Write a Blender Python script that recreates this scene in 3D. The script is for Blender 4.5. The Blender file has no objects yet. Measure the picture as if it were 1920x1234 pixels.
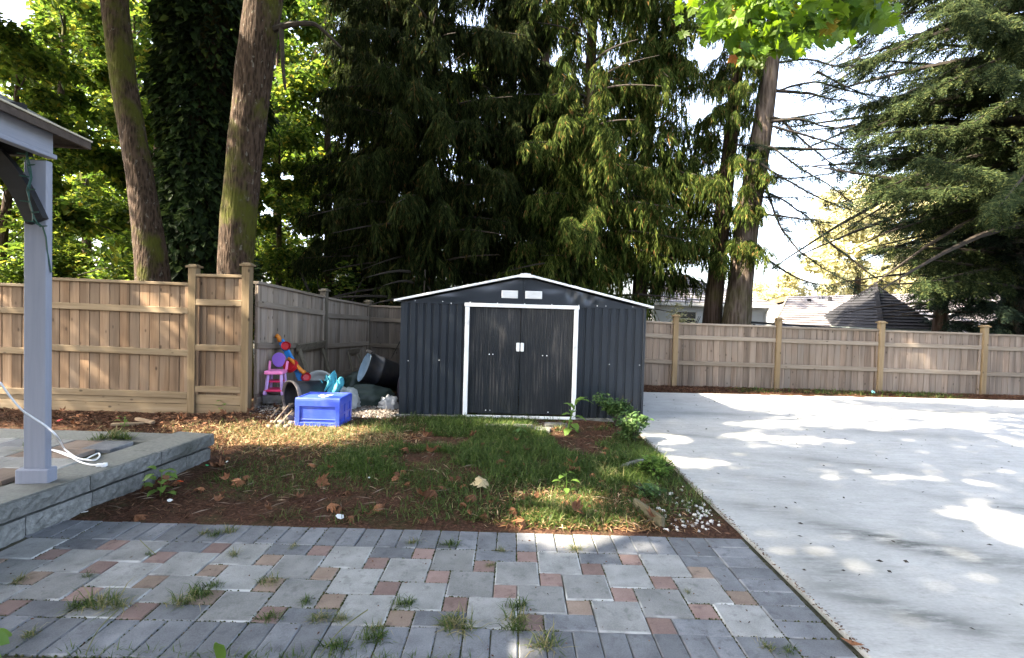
import bpy, bmesh, math, random
import numpy as np
from mathutils import Vector, Matrix, Euler

PI = math.pi
S = bpy.context.scene
C = S.collection

# ------------------------------------------------------------------ camera
FPX, CX, CY, EYE = 930.0, 960.0, 603.0, 1.55          # photograph pixels (1920 x 1234)
PITCH, ROLL = math.radians(1.5), math.radians(1.6)
cam = bpy.data.cameras.new('camera')
cam.sensor_fit = 'HORIZONTAL'; cam.sensor_width = 36.0
cam.lens = FPX / 1920 * 36
cam.shift_y = -(617 - CY) / 1920
cam.clip_start = 0.05; cam.clip_end = 2000
camo = bpy.data.objects.new('camera', cam); C.objects.link(camo)
camo.matrix_world = Matrix.Translation((0, 0, EYE)) @ Matrix.Rotation(PI/2 - PITCH, 4, 'X') @ Matrix.Rotation(ROLL, 4, 'Z')
S.camera = camo

# ------------------------------------------------------------------ light
SUN_D = np.array([1.70, 0.55, -1.62]); SUN_D /= np.linalg.norm(SUN_D)      # direction the light travels
w = bpy.data.worlds.new('World'); S.world = w; w.use_nodes = True
nt = w.node_tree; nt.nodes.clear()
sky = nt.nodes.new('ShaderNodeTexSky'); sky.sky_type = 'NISHITA'; sky.sun_disc = False
sky.sun_elevation = math.asin(-SUN_D[2]); sky.sun_rotation = math.atan2(-SUN_D[0], -SUN_D[1])
sky.air_density = 0.9; sky.dust_density = 4.0; sky.ozone_density = 1.6
bg = nt.nodes.new('ShaderNodeBackground'); bg.inputs['Strength'].default_value = 0.15
wo = nt.nodes.new('ShaderNodeOutputWorld')
hs = nt.nodes.new('ShaderNodeHueSaturation'); hs.inputs['Saturation'].default_value = 0.68
nt.links.new(sky.outputs[0], hs.inputs['Color']); nt.links.new(hs.outputs[0], bg.inputs[0]); nt.links.new(bg.outputs[0], wo.inputs[0])
sl = bpy.data.lights.new('sun', 'SUN'); sl.energy = 4.6; sl.angle = math.radians(0.55); sl.color = (1.0, 0.87, 0.68)
so = bpy.data.objects.new('sun', sl); C.objects.link(so)
so.rotation_euler = Vector(SUN_D).to_track_quat('-Z', 'Y').to_euler(); so.location = (-20, -8, 22)
S.view_settings.view_transform = 'Standard'; S.view_settings.look = 'None'
S.view_settings.exposure = 3.35; S.view_settings.gamma = 1.0; S.view_settings.use_curve_mapping = False
S.cycles.max_bounces = 7; S.cycles.diffuse_bounces = 4; S.cycles.glossy_bounces = 2
S.cycles.transmission_bounces = 5; S.cycles.transparent_max_bounces = 6
S.cycles.sample_clamp_indirect = 6.0

# ------------------------------------------------------------------ pixel <-> world (for laying the place out)
_p, _r = PITCH, ROLL
def _Rx(a): c, s = math.cos(a), math.sin(a); return np.array([[1,0,0],[0,c,-s],[0,s,c]])
def _Rz(a): c, s = math.cos(a), math.sin(a); return np.array([[c,-s,0],[s,c,0],[0,0,1]])
RC = _Rx(PI/2 - PITCH) @ _Rz(ROLL)
def ray(u, v): return RC @ np.array([(u-CX)/FPX, -(v-CY)/FPX, -1.0])
def gp(u, v, z=0.0):
    d = ray(u, v); return np.array([0, 0, EYE]) + d*((z-EYE)/d[2])
def at(u, v, Y):
    d = ray(u, v); return np.array([0, 0, EYE]) + d*(Y/d[1])
def proj(P):
    q = (np.asarray(P, float) - [0, 0, EYE]) @ RC
    return CX + FPX*q[..., 0]/-q[..., 2], CY - FPX*q[..., 1]/-q[..., 2]

# ------------------------------------------------------------------ materials
def _n(nt, t, **kw):
    n = nt.nodes.new(t)
    for k, v in kw.items():
        if k in n.inputs: n.inputs[k].default_value = v
        else: setattr(n, k, v)
    return n
def _ramp(nt, fac, stops):
    r = nt.nodes.new('ShaderNodeValToRGB')
    while len(r.color_ramp.elements) < len(stops): r.color_ramp.elements.new(0.5)
    for e, (p, c) in zip(r.color_ramp.elements, stops):
        e.position = p; e.color = (*c, 1)
    nt.links.new(fac, r.inputs[0]); return r.outputs[0]
def _mix(nt, fac, a, b, mode='MIX'):
    m = nt.nodes.new('ShaderNodeMix'); m.data_type = 'RGBA'; m.blend_type = mode
    for s, v in ((m.inputs[0], fac), (m.inputs[6], a), (m.inputs[7], b)):
        if hasattr(v, 'links'): nt.links.new(v, s)
        elif isinstance(v, (int, float)): s.default_value = v
        else: s.default_value = (*v, 1)
    return m.outputs[2]
def _math(nt, op, a, b=None, c=None):
    m = nt.nodes.new('ShaderNodeMath'); m.operation = op
    for i, v in enumerate((a, b, c)):
        if v is None: continue
        if hasattr(v, 'links'): nt.links.new(v, m.inputs[i])
        else: m.inputs[i].default_value = v
    return m.outputs[0]
class MB_:                                             # material under construction
    def __init__(s, name):
        s.m = bpy.data.materials.new(name); s.m.use_nodes = True; s.nt = s.m.node_tree
        s.b = s.nt.nodes['Principled BSDF']; s.out = s.nt.nodes['Material Output']
        tc = s.nt.nodes.new('ShaderNodeTexCoord'); oi = s.nt.nodes.new('ShaderNodeObjectInfo')
        s.gen = tc.outputs['Generated']; s.rnd = oi.outputs['Random']
        off = s.nt.nodes.new('ShaderNodeVectorMath'); off.operation = 'MULTIPLY_ADD'
        s.nt.links.new(oi.outputs['Random'], off.inputs[0]); off.inputs[1].default_value = (37, 53, 71)
        s.nt.links.new(tc.outputs['Object'], off.inputs[2]); s.co = off.outputs[0]; s.obj = tc.outputs['Object']
    def noise(s, scale, stretch=(1,1,1), detail=4, rough=.55, dist=0, co=None, loc=(0,0,0)):
        mp = s.nt.nodes.new('ShaderNodeMapping'); mp.inputs['Scale'].default_value = stretch; mp.inputs['Location'].default_value = loc
        s.nt.links.new(co or s.co, mp.inputs[0])
        t = _n(s.nt, 'ShaderNodeTexNoise', Scale=scale, Detail=detail, Roughness=rough, Distortion=dist)
        s.nt.links.new(mp.outputs[0], t.inputs['Vector']); return t.outputs['Fac']
    def vor(s, scale, stretch=(1,1,1), feature='F1', co=None):
        mp = s.nt.nodes.new('ShaderNodeMapping'); mp.inputs['Scale'].default_value = stretch
        s.nt.links.new(co or s.co, mp.inputs[0])
        t = _n(s.nt, 'ShaderNodeTexVoronoi', Scale=scale, feature=feature)
        s.nt.links.new(mp.outputs[0], t.inputs['Vector']); return t.outputs['Distance']
    def vary(s, col, fac, amt, sat=1.0):
        h = s.nt.nodes.new('ShaderNodeHueSaturation'); h.inputs['Saturation'].default_value = sat
        v = _math(s.nt, 'MULTIPLY_ADD', fac, 2*amt, 1-amt)
        s.nt.links.new(v, h.inputs['Value']); s.nt.links.new(col, h.inputs['Color']); return h.outputs[0]
    def island(s): return s.nt.nodes.new('ShaderNodeNewGeometry').outputs['Random Per Island']
    def bump(s, h, strength, dist=.01):
        b = _n(s.nt, 'ShaderNodeBump', Strength=strength, Distance=dist)
        s.nt.links.new(h, b.inputs['Height']); s.nt.links.new(b.outputs[0], s.b.inputs['Normal'])
    def done(s, col=None, rough=.8, spec=.3, metal=0.0):
        if col is not None:
            if hasattr(col, 'links'): s.nt.links.new(col, s.b.inputs['Base Color'])
            else: s.b.inputs['Base Color'].default_value = (*col, 1)
        if hasattr(rough, 'links'): s.nt.links.new(rough, s.b.inputs['Roughness'])
        else: s.b.inputs['Roughness'].default_value = rough
        s.b.inputs['Specular IOR Level'].default_value = spec; s.b.inputs['Metallic'].default_value = metal
        return s.m
def m_noise(name, c1, c2, scale=6, stretch=(1,1,1), rough=.8, spec=.3, bump=.3, bscale=None, var=.1, island=0, bd=.01, dirt=None, metal=0):
    g = MB_(name); f = g.noise(scale, stretch)
    col = _ramp(g.nt, f, [(.3, c1), (.7, c2)])
    if var: col = g.vary(col, g.rnd, var)
    if island: col = g.vary(col, g.island(), island)
    if dirt:
        dc, ds, lo, hi = dirt
        f2 = g.noise(ds, detail=5); fr = _ramp(g.nt, f2, [(lo, (0,0,0)), (hi, (1,1,1))])
        col = _mix(g.nt, fr, col, dc)
    if bump: g.bump(g.noise(bscale or scale*4, stretch), bump, bd)
    return g.done(col, rough, spec, metal)
def m_wood(name, c1, c2, c3, knots=True, var=.18, rough=.85, axis='z', grey=None):
    g = MB_(name); st = {'z': (1,1,.06), 'x': (.06,1,1), 'y': (1,.06,1)}[axis]
    f = g.noise(38, st, detail=6, dist=.4); f2 = g.noise(6, st, detail=3)
    col = _ramp(g.nt, _math(g.nt, 'MULTIPLY_ADD', f2, .5, _math(g.nt, 'MULTIPLY', f, .5)), [(.33, c1), (.5, c2), (.66, c3)])
    col = g.vary(col, g.rnd, var)
    if grey:
        col = _mix(g.nt, _ramp(g.nt, g.noise(1.6, (1,1,.5), detail=3), [(.38, (0,0,0)), (.68, (.8,.8,.8))]), col, grey)
    stn = g.noise(1.7, {'z': (5,5,.35), 'x': (.35,5,5), 'y': (5,.35,5)}[axis], detail=4)
    if grey: col = _mix(g.nt, _ramp(g.nt, stn, [(.50, (0,0,0)), (.66, (.55,.55,.55))]), col, tuple(x*.45 for x in c1))
    if knots:
        k = g.vor(7, {'z': (1,1,.55), 'x': (.55,1,1), 'y': (1,.55,1)}[axis])
        col = _mix(g.nt, _ramp(g.nt, k, [(.06, (.85,.85,.85)), (.13, (0,0,0))]), col, tuple(x*.3 for x in c1))
    g.bump(f, .25, .004)
    return g.done(col, rough, .2)
def m_leaf(name, stops, trans=.45, tcol=None, rough=.5, spec=.35, objvar=0):
    g = MB_(name); nt = g.nt
    col = _ramp(nt, g.island(), stops)
    if objvar: col = g.vary(col, g.rnd, objvar)
    g.done(col, rough, spec)
    t = nt.nodes.new('ShaderNodeBsdfTranslucent')
    if tcol:
        tc = _mix(nt, 1.0, col, tcol, 'MULTIPLY')
    else: tc = col
    nt.links.new(tc, t.inputs[0])
    ms = nt.nodes.new('ShaderNodeMixShader'); ms.inputs[0].default_value = trans
    nt.links.new(g.b.outputs[0], ms.inputs[1]); nt.links.new(t.outputs[0], ms.inputs[2]); nt.links.new(ms.outputs[0], g.out.inputs[0])
    return g.m
def m_flat(name, col, rough=.5, spec=.4, metal=0, bump=0, bscale=40, var=0.06):
    g = MB_(name); f = g.noise(9, detail=3)
    c = _ramp(g.nt, f, [(.3, tuple(x*(1-var) for x in col)), (.7, tuple(min(1, x*(1+var)) for x in col))])
    if bump: g.bump(g.noise(bscale), bump, .004)
    return g.done(c, rough, spec, metal)

# ------------------------------------------------------------------ mesh helpers
def thing(name, label, cat, loc=(0,0,0), rz=0, group=None):
    o = bpy.data.objects.new(name, None); C.objects.link(o); o.empty_display_size = .1
    o.location = loc; o.rotation_euler = (0, 0, rz); o['label'] = label; o['category'] = cat
    if group: o['group'] = group
    return o
def tag(o, label=None, cat=None, group=None, kind=None):
    if label: o['label'] = label
    if cat: o['category'] = cat
    if group: o['group'] = group
    if kind: o['kind'] = kind
    return o
def link(name, me, parent=None, loc=None, rot=None, scale=None):
    o = bpy.data.objects.new(name, me); C.objects.link(o)
    if parent is not None: o.parent = parent
    if loc is not None: o.location = loc
    if rot is not None: o.rotation_euler = rot
    if scale is not None: o.scale = scale
    return o
def mesh_np(name, V, Fc, mat, smooth=False):
    """V (n,3), Fc (m,k) with k = 3 or 4"""
    V = np.asarray(V, np.float32); Fc = np.asarray(Fc, np.int32); k = Fc.shape[1]
    me = bpy.data.meshes.new(name)
    me.vertices.add(len(V)); me.vertices.foreach_set('co', V.ravel())
    me.loops.add(Fc.size); me.loops.foreach_set('vertex_index', Fc.ravel())
    me.polygons.add(len(Fc)); me.polygons.foreach_set('loop_start', np.arange(0, Fc.size, k, dtype=np.int32))
    me.update(calc_edges=True)
    me.polygons.foreach_set('use_smooth', np.full(len(Fc), smooth)); me.update()
    if mat: me.materials.append(mat)
    return me
class MB:
    def __init__(s): s.v = []; s.f = []
    def add(s, vs, fs):
        b = len(s.v); s.v += [tuple(map(float, x)) for x in vs]; s.f += [tuple(i+b for i in f) for f in fs]; return s
    def box(s, c, d, rot=None, taper=1.0):
        x, y, z = (k/2 for k in d)
        vs = [(-x,-y,-z),(x,-y,-z),(x,y,-z),(-x,y,-z),(-x*taper,-y*taper,z),(x*taper,-y*taper,z),(x*taper,y*taper,z),(-x*taper,y*taper,z)]
        if rot is not None:
            R = rot if isinstance(rot, Matrix) else Euler(rot).to_matrix(); vs = [R @ Vector(v) for v in vs]
        vs = [(v[0]+c[0], v[1]+c[1], v[2]+c[2]) for v in vs]
        return s.add(vs, [(0,3,2,1),(4,5,6,7),(0,1,5,4),(1,2,6,5),(2,3,7,6),(3,0,4,7)])
    def bar(s, a, b, w_, t_, up=(0,0,1)):
        a, b = Vector(a), Vector(b); d = (b-a); L = d.length; d.normalize()
        u = Vector(up); x = d.cross(u)
        if x.length < 1e-4: x = d.cross(Vector((1,0,0)))
        x.normalize(); y = x.cross(d)
        R = Matrix((x, d, y)).transposed()
        return s.box((a+b)/2, (w_, L, t_), R)
    def tube(s, pts, r, n=8, cap=True):
        pts = [Vector(p) for p in pts]; rs = r if hasattr(r, '__len__') else [r]*len(pts)
        rings = []; x = None
        for i, p in enumerate(pts):
            d = (pts[min(i+1, len(pts)-1)] - pts[max(i-1, 0)]).normalized()
            if x is None:
                x = d.cross(Vector((0,0,1)) if abs(d.z) < .9 else Vector((1,0,0)))
            x = (x - d*x.dot(d)).normalized(); y = d.cross(x)
            rings.append([p + (x*math.cos(2*PI*k/n) + y*math.sin(2*PI*k/n))*rs[i] for k in range(n)])
        vs = [v for q in rings for v in q]; fs = []
        for i in range(len(pts)-1):
            for k in range(n):
                a, b = i*n+k, i*n+(k+1) % n; fs.append((a, b, b+n, a+n))
        if cap: fs += [tuple(range(n-1, -1, -1)), tuple(range((len(pts)-1)*n, len(pts)*n))]
        return s.add(vs, fs)
    def lathe(s, prof, n=24, M=None):
        vs = []; fs = []
        for r_, z in prof:
            for k in range(n):
                v = Vector((r_*math.cos(2*PI*k/n), r_*math.sin(2*PI*k/n), z)); vs.append(M @ v if M else v)
        for i in range(len(prof)-1):
            for k in range(n):
                a, b = i*n+k, i*n+(k+1) % n; fs.append((a, b, b+n, a+n))
        return s.add(vs, fs)
    def prism(s, poly, axis, a, b):
        """poly of 2-D points extruded along axis ('x': pts are y,z; 'y': pts are x,z; 'z': pts are x,y)"""
        f = {'x': lambda p, t: (t, p[0], p[1]), 'y': lambda p, t: (p[0], t, p[1]), 'z': lambda p, t: (p[0], p[1], t)}[axis]
        n = len(poly); vs = [f(p, a) for p in poly] + [f(p, b) for p in poly]
        fs = [tuple(range(n-1, -1, -1)), tuple(range(n, 2*n))] + [(i, (i+1) % n, (i+1) % n+n, i+n) for i in range(n)]
        return s.add(vs, fs)
    def mesh(s, name, mat, smooth=False, bevel=0, fixn=True):
        me = bpy.data.meshes.new(name); me.from_pydata(s.v, [], s.f)
        if fixn or bevel:
            bm = bmesh.new(); bm.from_mesh(me)
            if bevel: bmesh.ops.bevel(bm, geom=bm.edges[:], offset=bevel, segments=1, affect='EDGES', clamp_overlap=True)
            bmesh.ops.recalc_face_normals(bm, faces=bm.faces); bm.to_mesh(me); bm.free()
        me.polygons.foreach_set('use_smooth', [smooth]*len(me.polygons)); me.update()
        if mat: me.materials.append(mat)
        return me
    def build(s, name, mat, parent=None, loc=None, rot=None, smooth=False, bevel=0):
        return link(name, s.mesh(name, mat, smooth, bevel), parent, loc, rot)

def smooth(pts, k=5):
    P = [np.array(p) for p in pts]; out = []
    for i in range(len(P)-1):
        p0, p1, p2, p3 = P[max(i-1, 0)], P[i], P[i+1], P[min(i+2, len(P)-1)]
        for j in range(k):
            t = j/k; out.append(.5*((2*p1)+(-p0+p2)*t+(2*p0-5*p1+4*p2-p3)*t*t+(-p0+3*p1-3*p2+p3)*t**3))
    out.append(P[-1]); return out
_lat = {}
def vnoise(P, seed=0, freq=1.0, octaves=3):
    """smooth value noise in numpy, -1..1"""
    P = np.asarray(P, float)*freq; out = np.zeros(P.shape[:-1]); amp = 1.0; tot = 0
    for o in range(octaves):
        if seed+o not in _lat: _lat[seed+o] = np.random.RandomState(seed+o+11).rand(64, 64, 64)*2-1
        L = _lat[seed+o]; i = np.floor(P).astype(int); f = P-i; f = f*f*(3-2*f); i &= 63; j = (i+1) & 63
        x0, y0, z0 = i[..., 0], i[..., 1], i[..., 2]; x1, y1, z1 = j[..., 0], j[..., 1], j[..., 2]
        fx, fy, fz = f[..., 0], f[..., 1], f[..., 2]
        a = L[x0,y0,z0]*(1-fx)+L[x1,y0,z0]*fx; b = L[x0,y1,z0]*(1-fx)+L[x1,y1,z0]*fx
        c = L[x0,y0,z1]*(1-fx)+L[x1,y0,z1]*fx; d = L[x0,y1,z1]*(1-fx)+L[x1,y1,z1]*fx
        out += amp*((a*(1-fy)+b*fy)*(1-fz)+(c*(1-fy)+d*fy)*fz); tot += amp; amp *= .5; P = P*2.03+5.1
    return out/tot
def scatter(rs, temps, P, yaw, pitch, roll, sc):
    """copies of templates (V, T triangles) at points; returns V, F arrays"""
    P = np.asarray(P, float); N = len(P); which = rs.randint(0, len(temps), N); Vs, Fs, base = [], [], 0
    for k, (tv, tf) in enumerate(temps):
        idx = np.where(which == k)[0]
        if not len(idx): continue
        cy, sy = np.cos(yaw[idx]), np.sin(yaw[idx]); cp, sp = np.cos(pitch[idx]), np.sin(pitch[idx]); cr, sr = np.cos(roll[idx]), np.sin(roll[idx])
        R = np.empty((len(idx), 3, 3))
        R[:,0,0] = cy*cp; R[:,0,1] = cy*sp*sr-sy*cr; R[:,0,2] = cy*sp*cr+sy*sr
        R[:,1,0] = sy*cp; R[:,1,1] = sy*sp*sr+cy*cr; R[:,1,2] = sy*sp*cr-cy*sr
        R[:,2,0] = -sp;   R[:,2,1] = cp*sr;          R[:,2,2] = cp*cr
        V = np.einsum('nij,vj->nvi', R, tv)*sc[idx][:, None, None] + P[idx][:, None, :]
        F_ = tf[None] + (np.arange(len(idx))*len(tv))[:, None, None] + base
        base += len(idx)*len(tv); Vs.append(V.reshape(-1, 3)); Fs.append(F_.reshape(-1, tf.shape[1]))
    return np.concatenate(Vs), np.concatenate(Fs)

# ------------------------------------------------------------------ the materials of the place
def mat_concrete():
    g = MB_('pale_concrete'); nt = g.nt
    f = g.noise(1.3, (1,1,1), detail=6, rough=.65, co=g.obj); st = g.noise(9, (.35,1.6,1), detail=6, rough=.7, co=g.obj); fine = g.noise(55, (.6,1.4,1), detail=4, co=g.obj)
    h = _math(nt, 'ADD', _math(nt, 'MULTIPLY', f, .35), _math(nt, 'ADD', _math(nt, 'MULTIPLY', st, .4), _math(nt, 'MULTIPLY', fine, .3)))
    col = _ramp(nt, h, [(.34, (.205,.205,.195)), (.48, (.305,.306,.294)), (.66, (.39,.391,.375))])
    # old tyre and damp marks, streaked
    sep = nt.nodes.new('ShaderNodeSeparateXYZ'); nt.links.new(g.obj, sep.inputs[0])
    for (cx, cy, rx, ry, ang, amt) in ((2.75, 3.35, .75, .16, -.55, .85), (2.15, 2.55, .5, .12, -.5, .6), (3.6, 3.0, .5, .1, -.6, .55), (2.0, 3.95, .3, .12, -.3, .4), (3.0, 2.2, .5, .2, -.4, .5), (5.0, 8.6, 1.2, .12, 0, .5), (3.6, 5.2, .8, .14, -.3, .45), (2.3, 6.2, .5, .10, -.2, .45), (5.4, 6.6, 1.2, .16, -.15, .4), (7.5, 8.3, 1.5, .18, .1, .45), (4.4, 4.0, .9, .12, -.4, .5), (3.2, 7.6, .7, .12, 0, .45), (2.5, 4.6, .5, .12, -.4, .4), (1.95, 3.0, .2, .3, 0, .5)):
        dx = _math(nt, 'SUBTRACT', sep.outputs[0], cx); dy = _math(nt, 'SUBTRACT', sep.outputs[1], cy)
        ca, sa = math.cos(ang), math.sin(ang)
        a = _math(nt, 'MULTIPLY', _math(nt, 'MULTIPLY_ADD', dx, ca, _math(nt, 'MULTIPLY', dy, sa)), 1/rx)
        b = _math(nt, 'MULTIPLY', _math(nt, 'MULTIPLY_ADD', dx, -sa, _math(nt, 'MULTIPLY', dy, ca)), 1/ry)
        r2 = _math(nt, 'ADD', _math(nt, 'MULTIPLY', a, a), _math(nt, 'MULTIPLY', b, b))
        k = _math(nt, 'MULTIPLY', _math(nt, 'POWER', 2.718, _math(nt, 'MULTIPLY', r2, -1.0)), _math(nt, 'MULTIPLY', _ramp(nt, st, [(.36, (0,0,0)), (.58, (1,1,1))]), min(1, amt*1.35)))
        col = _mix(nt, k, col, (.07,.075,.07))
    bl = _ramp(nt, g.noise(2.6, (1,1,1), detail=8, rough=.72, co=g.obj, loc=(3,1,0)), [(.50, (0,0,0)), (.70, (.55,.55,.55))])
    col = _mix(nt, bl, col, (.23,.235,.215))
    bl = _ramp(nt, g.noise(16, (.5,1.8,1), detail=8, rough=.8, co=g.obj, loc=(7,2,0)), [(.55, (0,0,0)), (.72, (.7,.7,.7))])
    col = _mix(nt, bl, col, (.17,.17,.155))
    sp = _ramp(nt, g.vor(26, co=g.obj), [(.02, (.6,.6,.6)), (.06, (0,0,0))])
    col = _mix(nt, sp, col, (.12,.10,.08))
    g.bump(h, .35, .006); return g.done(col, .85, .25)
def mat_paver(name, c1, c2, edge=0.0):
    g = MB_(name); nt = g.nt
    f = g.noise(7, detail=5); sp = g.noise(160, detail=2)
    col = _ramp(nt, _math(nt, 'ADD', _math(nt, 'MULTIPLY', f, .6), _math(nt, 'MULTIPLY', sp, .4)), [(.36, c1), (.64, c2)])
    col = g.vary(col, g.rnd, .21)
    col = _mix(nt, _ramp(nt, g.noise(18, detail=3), [(.56, (0,0,0)), (.72, (.55,.55,.55))]), col, tuple(x*.62 for x in c1))
    # pale lime bloom along the worn edges
    s = nt.nodes.new('ShaderNodeSeparateXYZ'); nt.links.new(g.gen, s.inputs[0])
    ex = _math(nt, 'ABSOLUTE', _math(nt, 'SUBTRACT', s.outputs[0], .5)); ey = _math(nt, 'ABSOLUTE', _math(nt, 'SUBTRACT', s.outputs[1], .5))
    e = _math(nt, 'MAXIMUM', ex, ey)
    em = _math(nt, 'MULTIPLY', _ramp(nt, e, [(.455, (0,0,0)), (.49, (1,1,1))]), _ramp(nt, g.noise(5, detail=2), [(.46, (0,0,0)), (.62, (1,1,1))]))
    col = _mix(nt, _math(nt, 'MULTIPLY', em, edge), col, (.5,.51,.5))
    g.bump(sp, .5, .003); return g.done(col, .9, .2)
def mat_soil():
    g = MB_('dark_mulch_soil'); nt = g.nt
    f = g.noise(3.2, detail=6, rough=.7, co=g.obj); f2 = g.noise(48, (1,1,1), detail=4, rough=.7, co=g.obj)
    col = _ramp(nt, f2, [(.3, (.020,.011,.007)), (.5, (.055,.028,.018)), (.68, (.11,.06,.038))])
    col = _mix(nt, _ramp(nt, f, [(.5, (0,0,0)), (.66, (.55,.55,.55))]), col, (.03,.042,.014))
    g.bump(f2, .9, .02); return g.done(col, .95, .1)
def mat_bark(name, c1, c2, moss=.5, lichen=.4, stretch=(1,1,.22), scale=11, zmoss=1.0):
    g = MB_(name); nt = g.nt
    f = g.noise(scale, stretch, detail=7, rough=.65, dist=.6); v = g.vor(scale*1.5, stretch)
    h = _math(nt, 'ADD', _math(nt, 'MULTIPLY', f, .7), _math(nt, 'MULTIPLY', v, .5))
    col = _ramp(nt, h, [(.3, tuple(x*.45 for x in c1)), (.5, c1), (.72, c2)])
    if lichen:
        l = g.noise(17, (1,1,.5), detail=5, rough=.7)
        col = _mix(nt, _ramp(nt, l, [(.60, (0,0,0)), (.65, (lichen,)*3)]), col, (.19,.18,.15))
    if moss:
        l = g.noise(1.15, (1,1,.8), detail=5, rough=.65)
        col = _mix(nt, _ramp(nt, l, [(.50, (0,0,0)), (.60, (moss,)*3)]), col, (.052,.056,.008))
    g.bump(h, 1.0, .035); return g.done(col, .95, .12)
def mat_shingle(name, c1, c2):
    g = MB_(name); nt = g.nt
    br = g.nt.nodes.new('ShaderNodeTexBrick'); br.inputs['Scale'].default_value = 1.0
    br.inputs['Color1'].default_value = (*c1, 1); br.inputs['Color2'].default_value = (*c2, 1); br.inputs['Mortar'].default_value = (*[x*.5 for x in c1], 1)
    br.inputs['Mortar Size'].default_value = .008; br.inputs['Brick Width'].default_value = .3; br.inputs['Row Height'].default_value = 10
    mp = nt.nodes.new('ShaderNodeMapping'); nt.links.new(g.obj, mp.inputs[0]); nt.links.new(mp.outputs[0], br.inputs['Vector'])
    col = _mix(nt, _ramp(nt, g.noise(2.5, detail=5), [(.4, (0,0,0)), (.7, (.6,.6,.6))]), br.outputs[0], c2)
    col = g.vary(col, g.island(), .08)
    g.bump(g.noise(60), .4, .006); return g.done(col, .9, .2)
M = {}
M['concrete'] = mat_concrete()
M['paver_blue'] = mat_paver('blue_grey_paver', (.094,.099,.108), (.165,.172,.183), .3)
M['paver_grey'] = mat_paver('pale_grey_paver', (.152,.155,.150), (.245,.247,.240), .75)
M['paver_red'] = mat_paver('red_paver', (.150,.103,.090), (.215,.155,.138), .15)
M['paver_tan'] = mat_paver('tan_brown_paver', (.150,.112,.088), (.215,.168,.135), .15)
M['soil'] = mat_soil()
M['joint'] = m_noise('mossy_joint_sand', (.02,.022,.012), (.06,.055,.035), 20, bump=.6)
M['ground'] = m_noise('forest_floor', (.03,.03,.015), (.07,.055,.03), .8, bump=.5)
M['block'] = m_noise('split_face_block', (.115,.12,.115), (.22,.225,.215), 30, bump=1.0, bscale=60, bd=.012, dirt=((.055,.06,.052), 2.4, .45, .75), var=.24)
M['coping'] = m_noise('coping_top', (.105,.11,.10), (.165,.17,.155), 40, bump=.5, bscale=160, bd=.004, dirt=((.085,.085,.07), 1.7, .5, .8), var=.06)
M['cedar_warm'] = m_wood('warm_cedar_board', (.122,.070,.036), (.192,.122,.070), (.252,.172,.106), grey=(.142,.113,.085), var=.33)
M['cedar_grey'] = m_wood('weathered_cedar_board', (.118,.084,.060), (.182,.137,.104), (.240,.192,.152), grey=(.155,.134,.113), var=.30)
M['cedar_side_brightened'] = m_wood('side_fence_board_brightened', (.165,.125,.092), (.255,.205,.155), (.33,.275,.22), grey=(.23,.20,.17), var=.30)  # weathered cedar colour brightened to make up for the side fence's shade
M['cedar_dark'] = m_wood('grey_brown_cedar_board', (0.09,0.069,0.054), (0.135,0.108,0.087), (0.174,0.147,0.12), grey=(0.12,0.108,0.096))
M['rail'] = m_wood('fence_rail_wood', (.125,.088,.050), (.18,.133,.08), (.23,.18,.117), axis='x')
M['rail_grey'] = m_wood('grey_fence_rail_wood', (0.1364,0.1054,0.0775), (0.186,0.155,0.1209), (0.2294,0.1984,0.1612), axis='x')
M['post'] = m_wood('treated_fence_post', (.108,.076,.040), (.155,.112,.062), (.20,.152,.092), var=.14)
M['old_wood'] = m_wood('old_board', (0.07,0.0595,0.042), (0.112,0.0945,0.07), (0.161,0.14,0.105))
M['old_wood_x'] = m_wood('old_cross_board', (0.07,0.0595,0.042), (0.112,0.0945,0.07), (0.161,0.14,0.105), axis='x')
M['pale_wood'] = m_wood('pale_offcut', (.14,.10,.062), (.20,.148,.098), (.26,.20,.14), knots=False, axis='x')
M['bark_maple'] = mat_bark('maple_bark', (.026,.017,.011), (.058,.039,.027), moss=.9, lichen=.5, scale=20)
M['bark_cedar'] = mat_bark('cedar_bark', (.030,.019,.013), (.062,.042,.032), moss=.3, lichen=.05, stretch=(1,1,.07), scale=15)
M['bark_grey'] = mat_bark('grey_conifer_bark', (0.0575,0.0425,0.0325), (0.11,0.0875,0.0725), moss=.35, lichen=.15, stretch=(1,1,.14), scale=12)
M['twig'] = m_noise('dark_twig', (.014,.011,.008), (.036,.028,.021), 12, bump=.4)
M['twig_pale'] = m_noise('dry_twig', (.14,.10,.07), (.25,.19,.14), 12, bump=.4)
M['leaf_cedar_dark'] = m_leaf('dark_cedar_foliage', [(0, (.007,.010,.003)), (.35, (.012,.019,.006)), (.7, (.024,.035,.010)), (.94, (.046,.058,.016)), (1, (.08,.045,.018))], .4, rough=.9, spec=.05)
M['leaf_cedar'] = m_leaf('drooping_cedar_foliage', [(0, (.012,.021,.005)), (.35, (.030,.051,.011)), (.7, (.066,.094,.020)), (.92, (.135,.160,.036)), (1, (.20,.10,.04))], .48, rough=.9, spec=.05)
M['leaf_hemlock'] = m_leaf('grey_green_hemlock_foliage', [(0, (.010,.018,.008)), (.4, (.026,.040,.016)), (.75, (.048,.068,.026)), (1, (.095,.105,.035))], .4, rough=.9, spec=.05)
M['leaf_blue'] = m_leaf('blue_green_fir_foliage', [(0, (.009,.017,.012)), (.4, (.017,.030,.021)), (.8, (.032,.050,.032)), (1, (.05,.065,.035))], .35, rough=.9, spec=.06)
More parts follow.
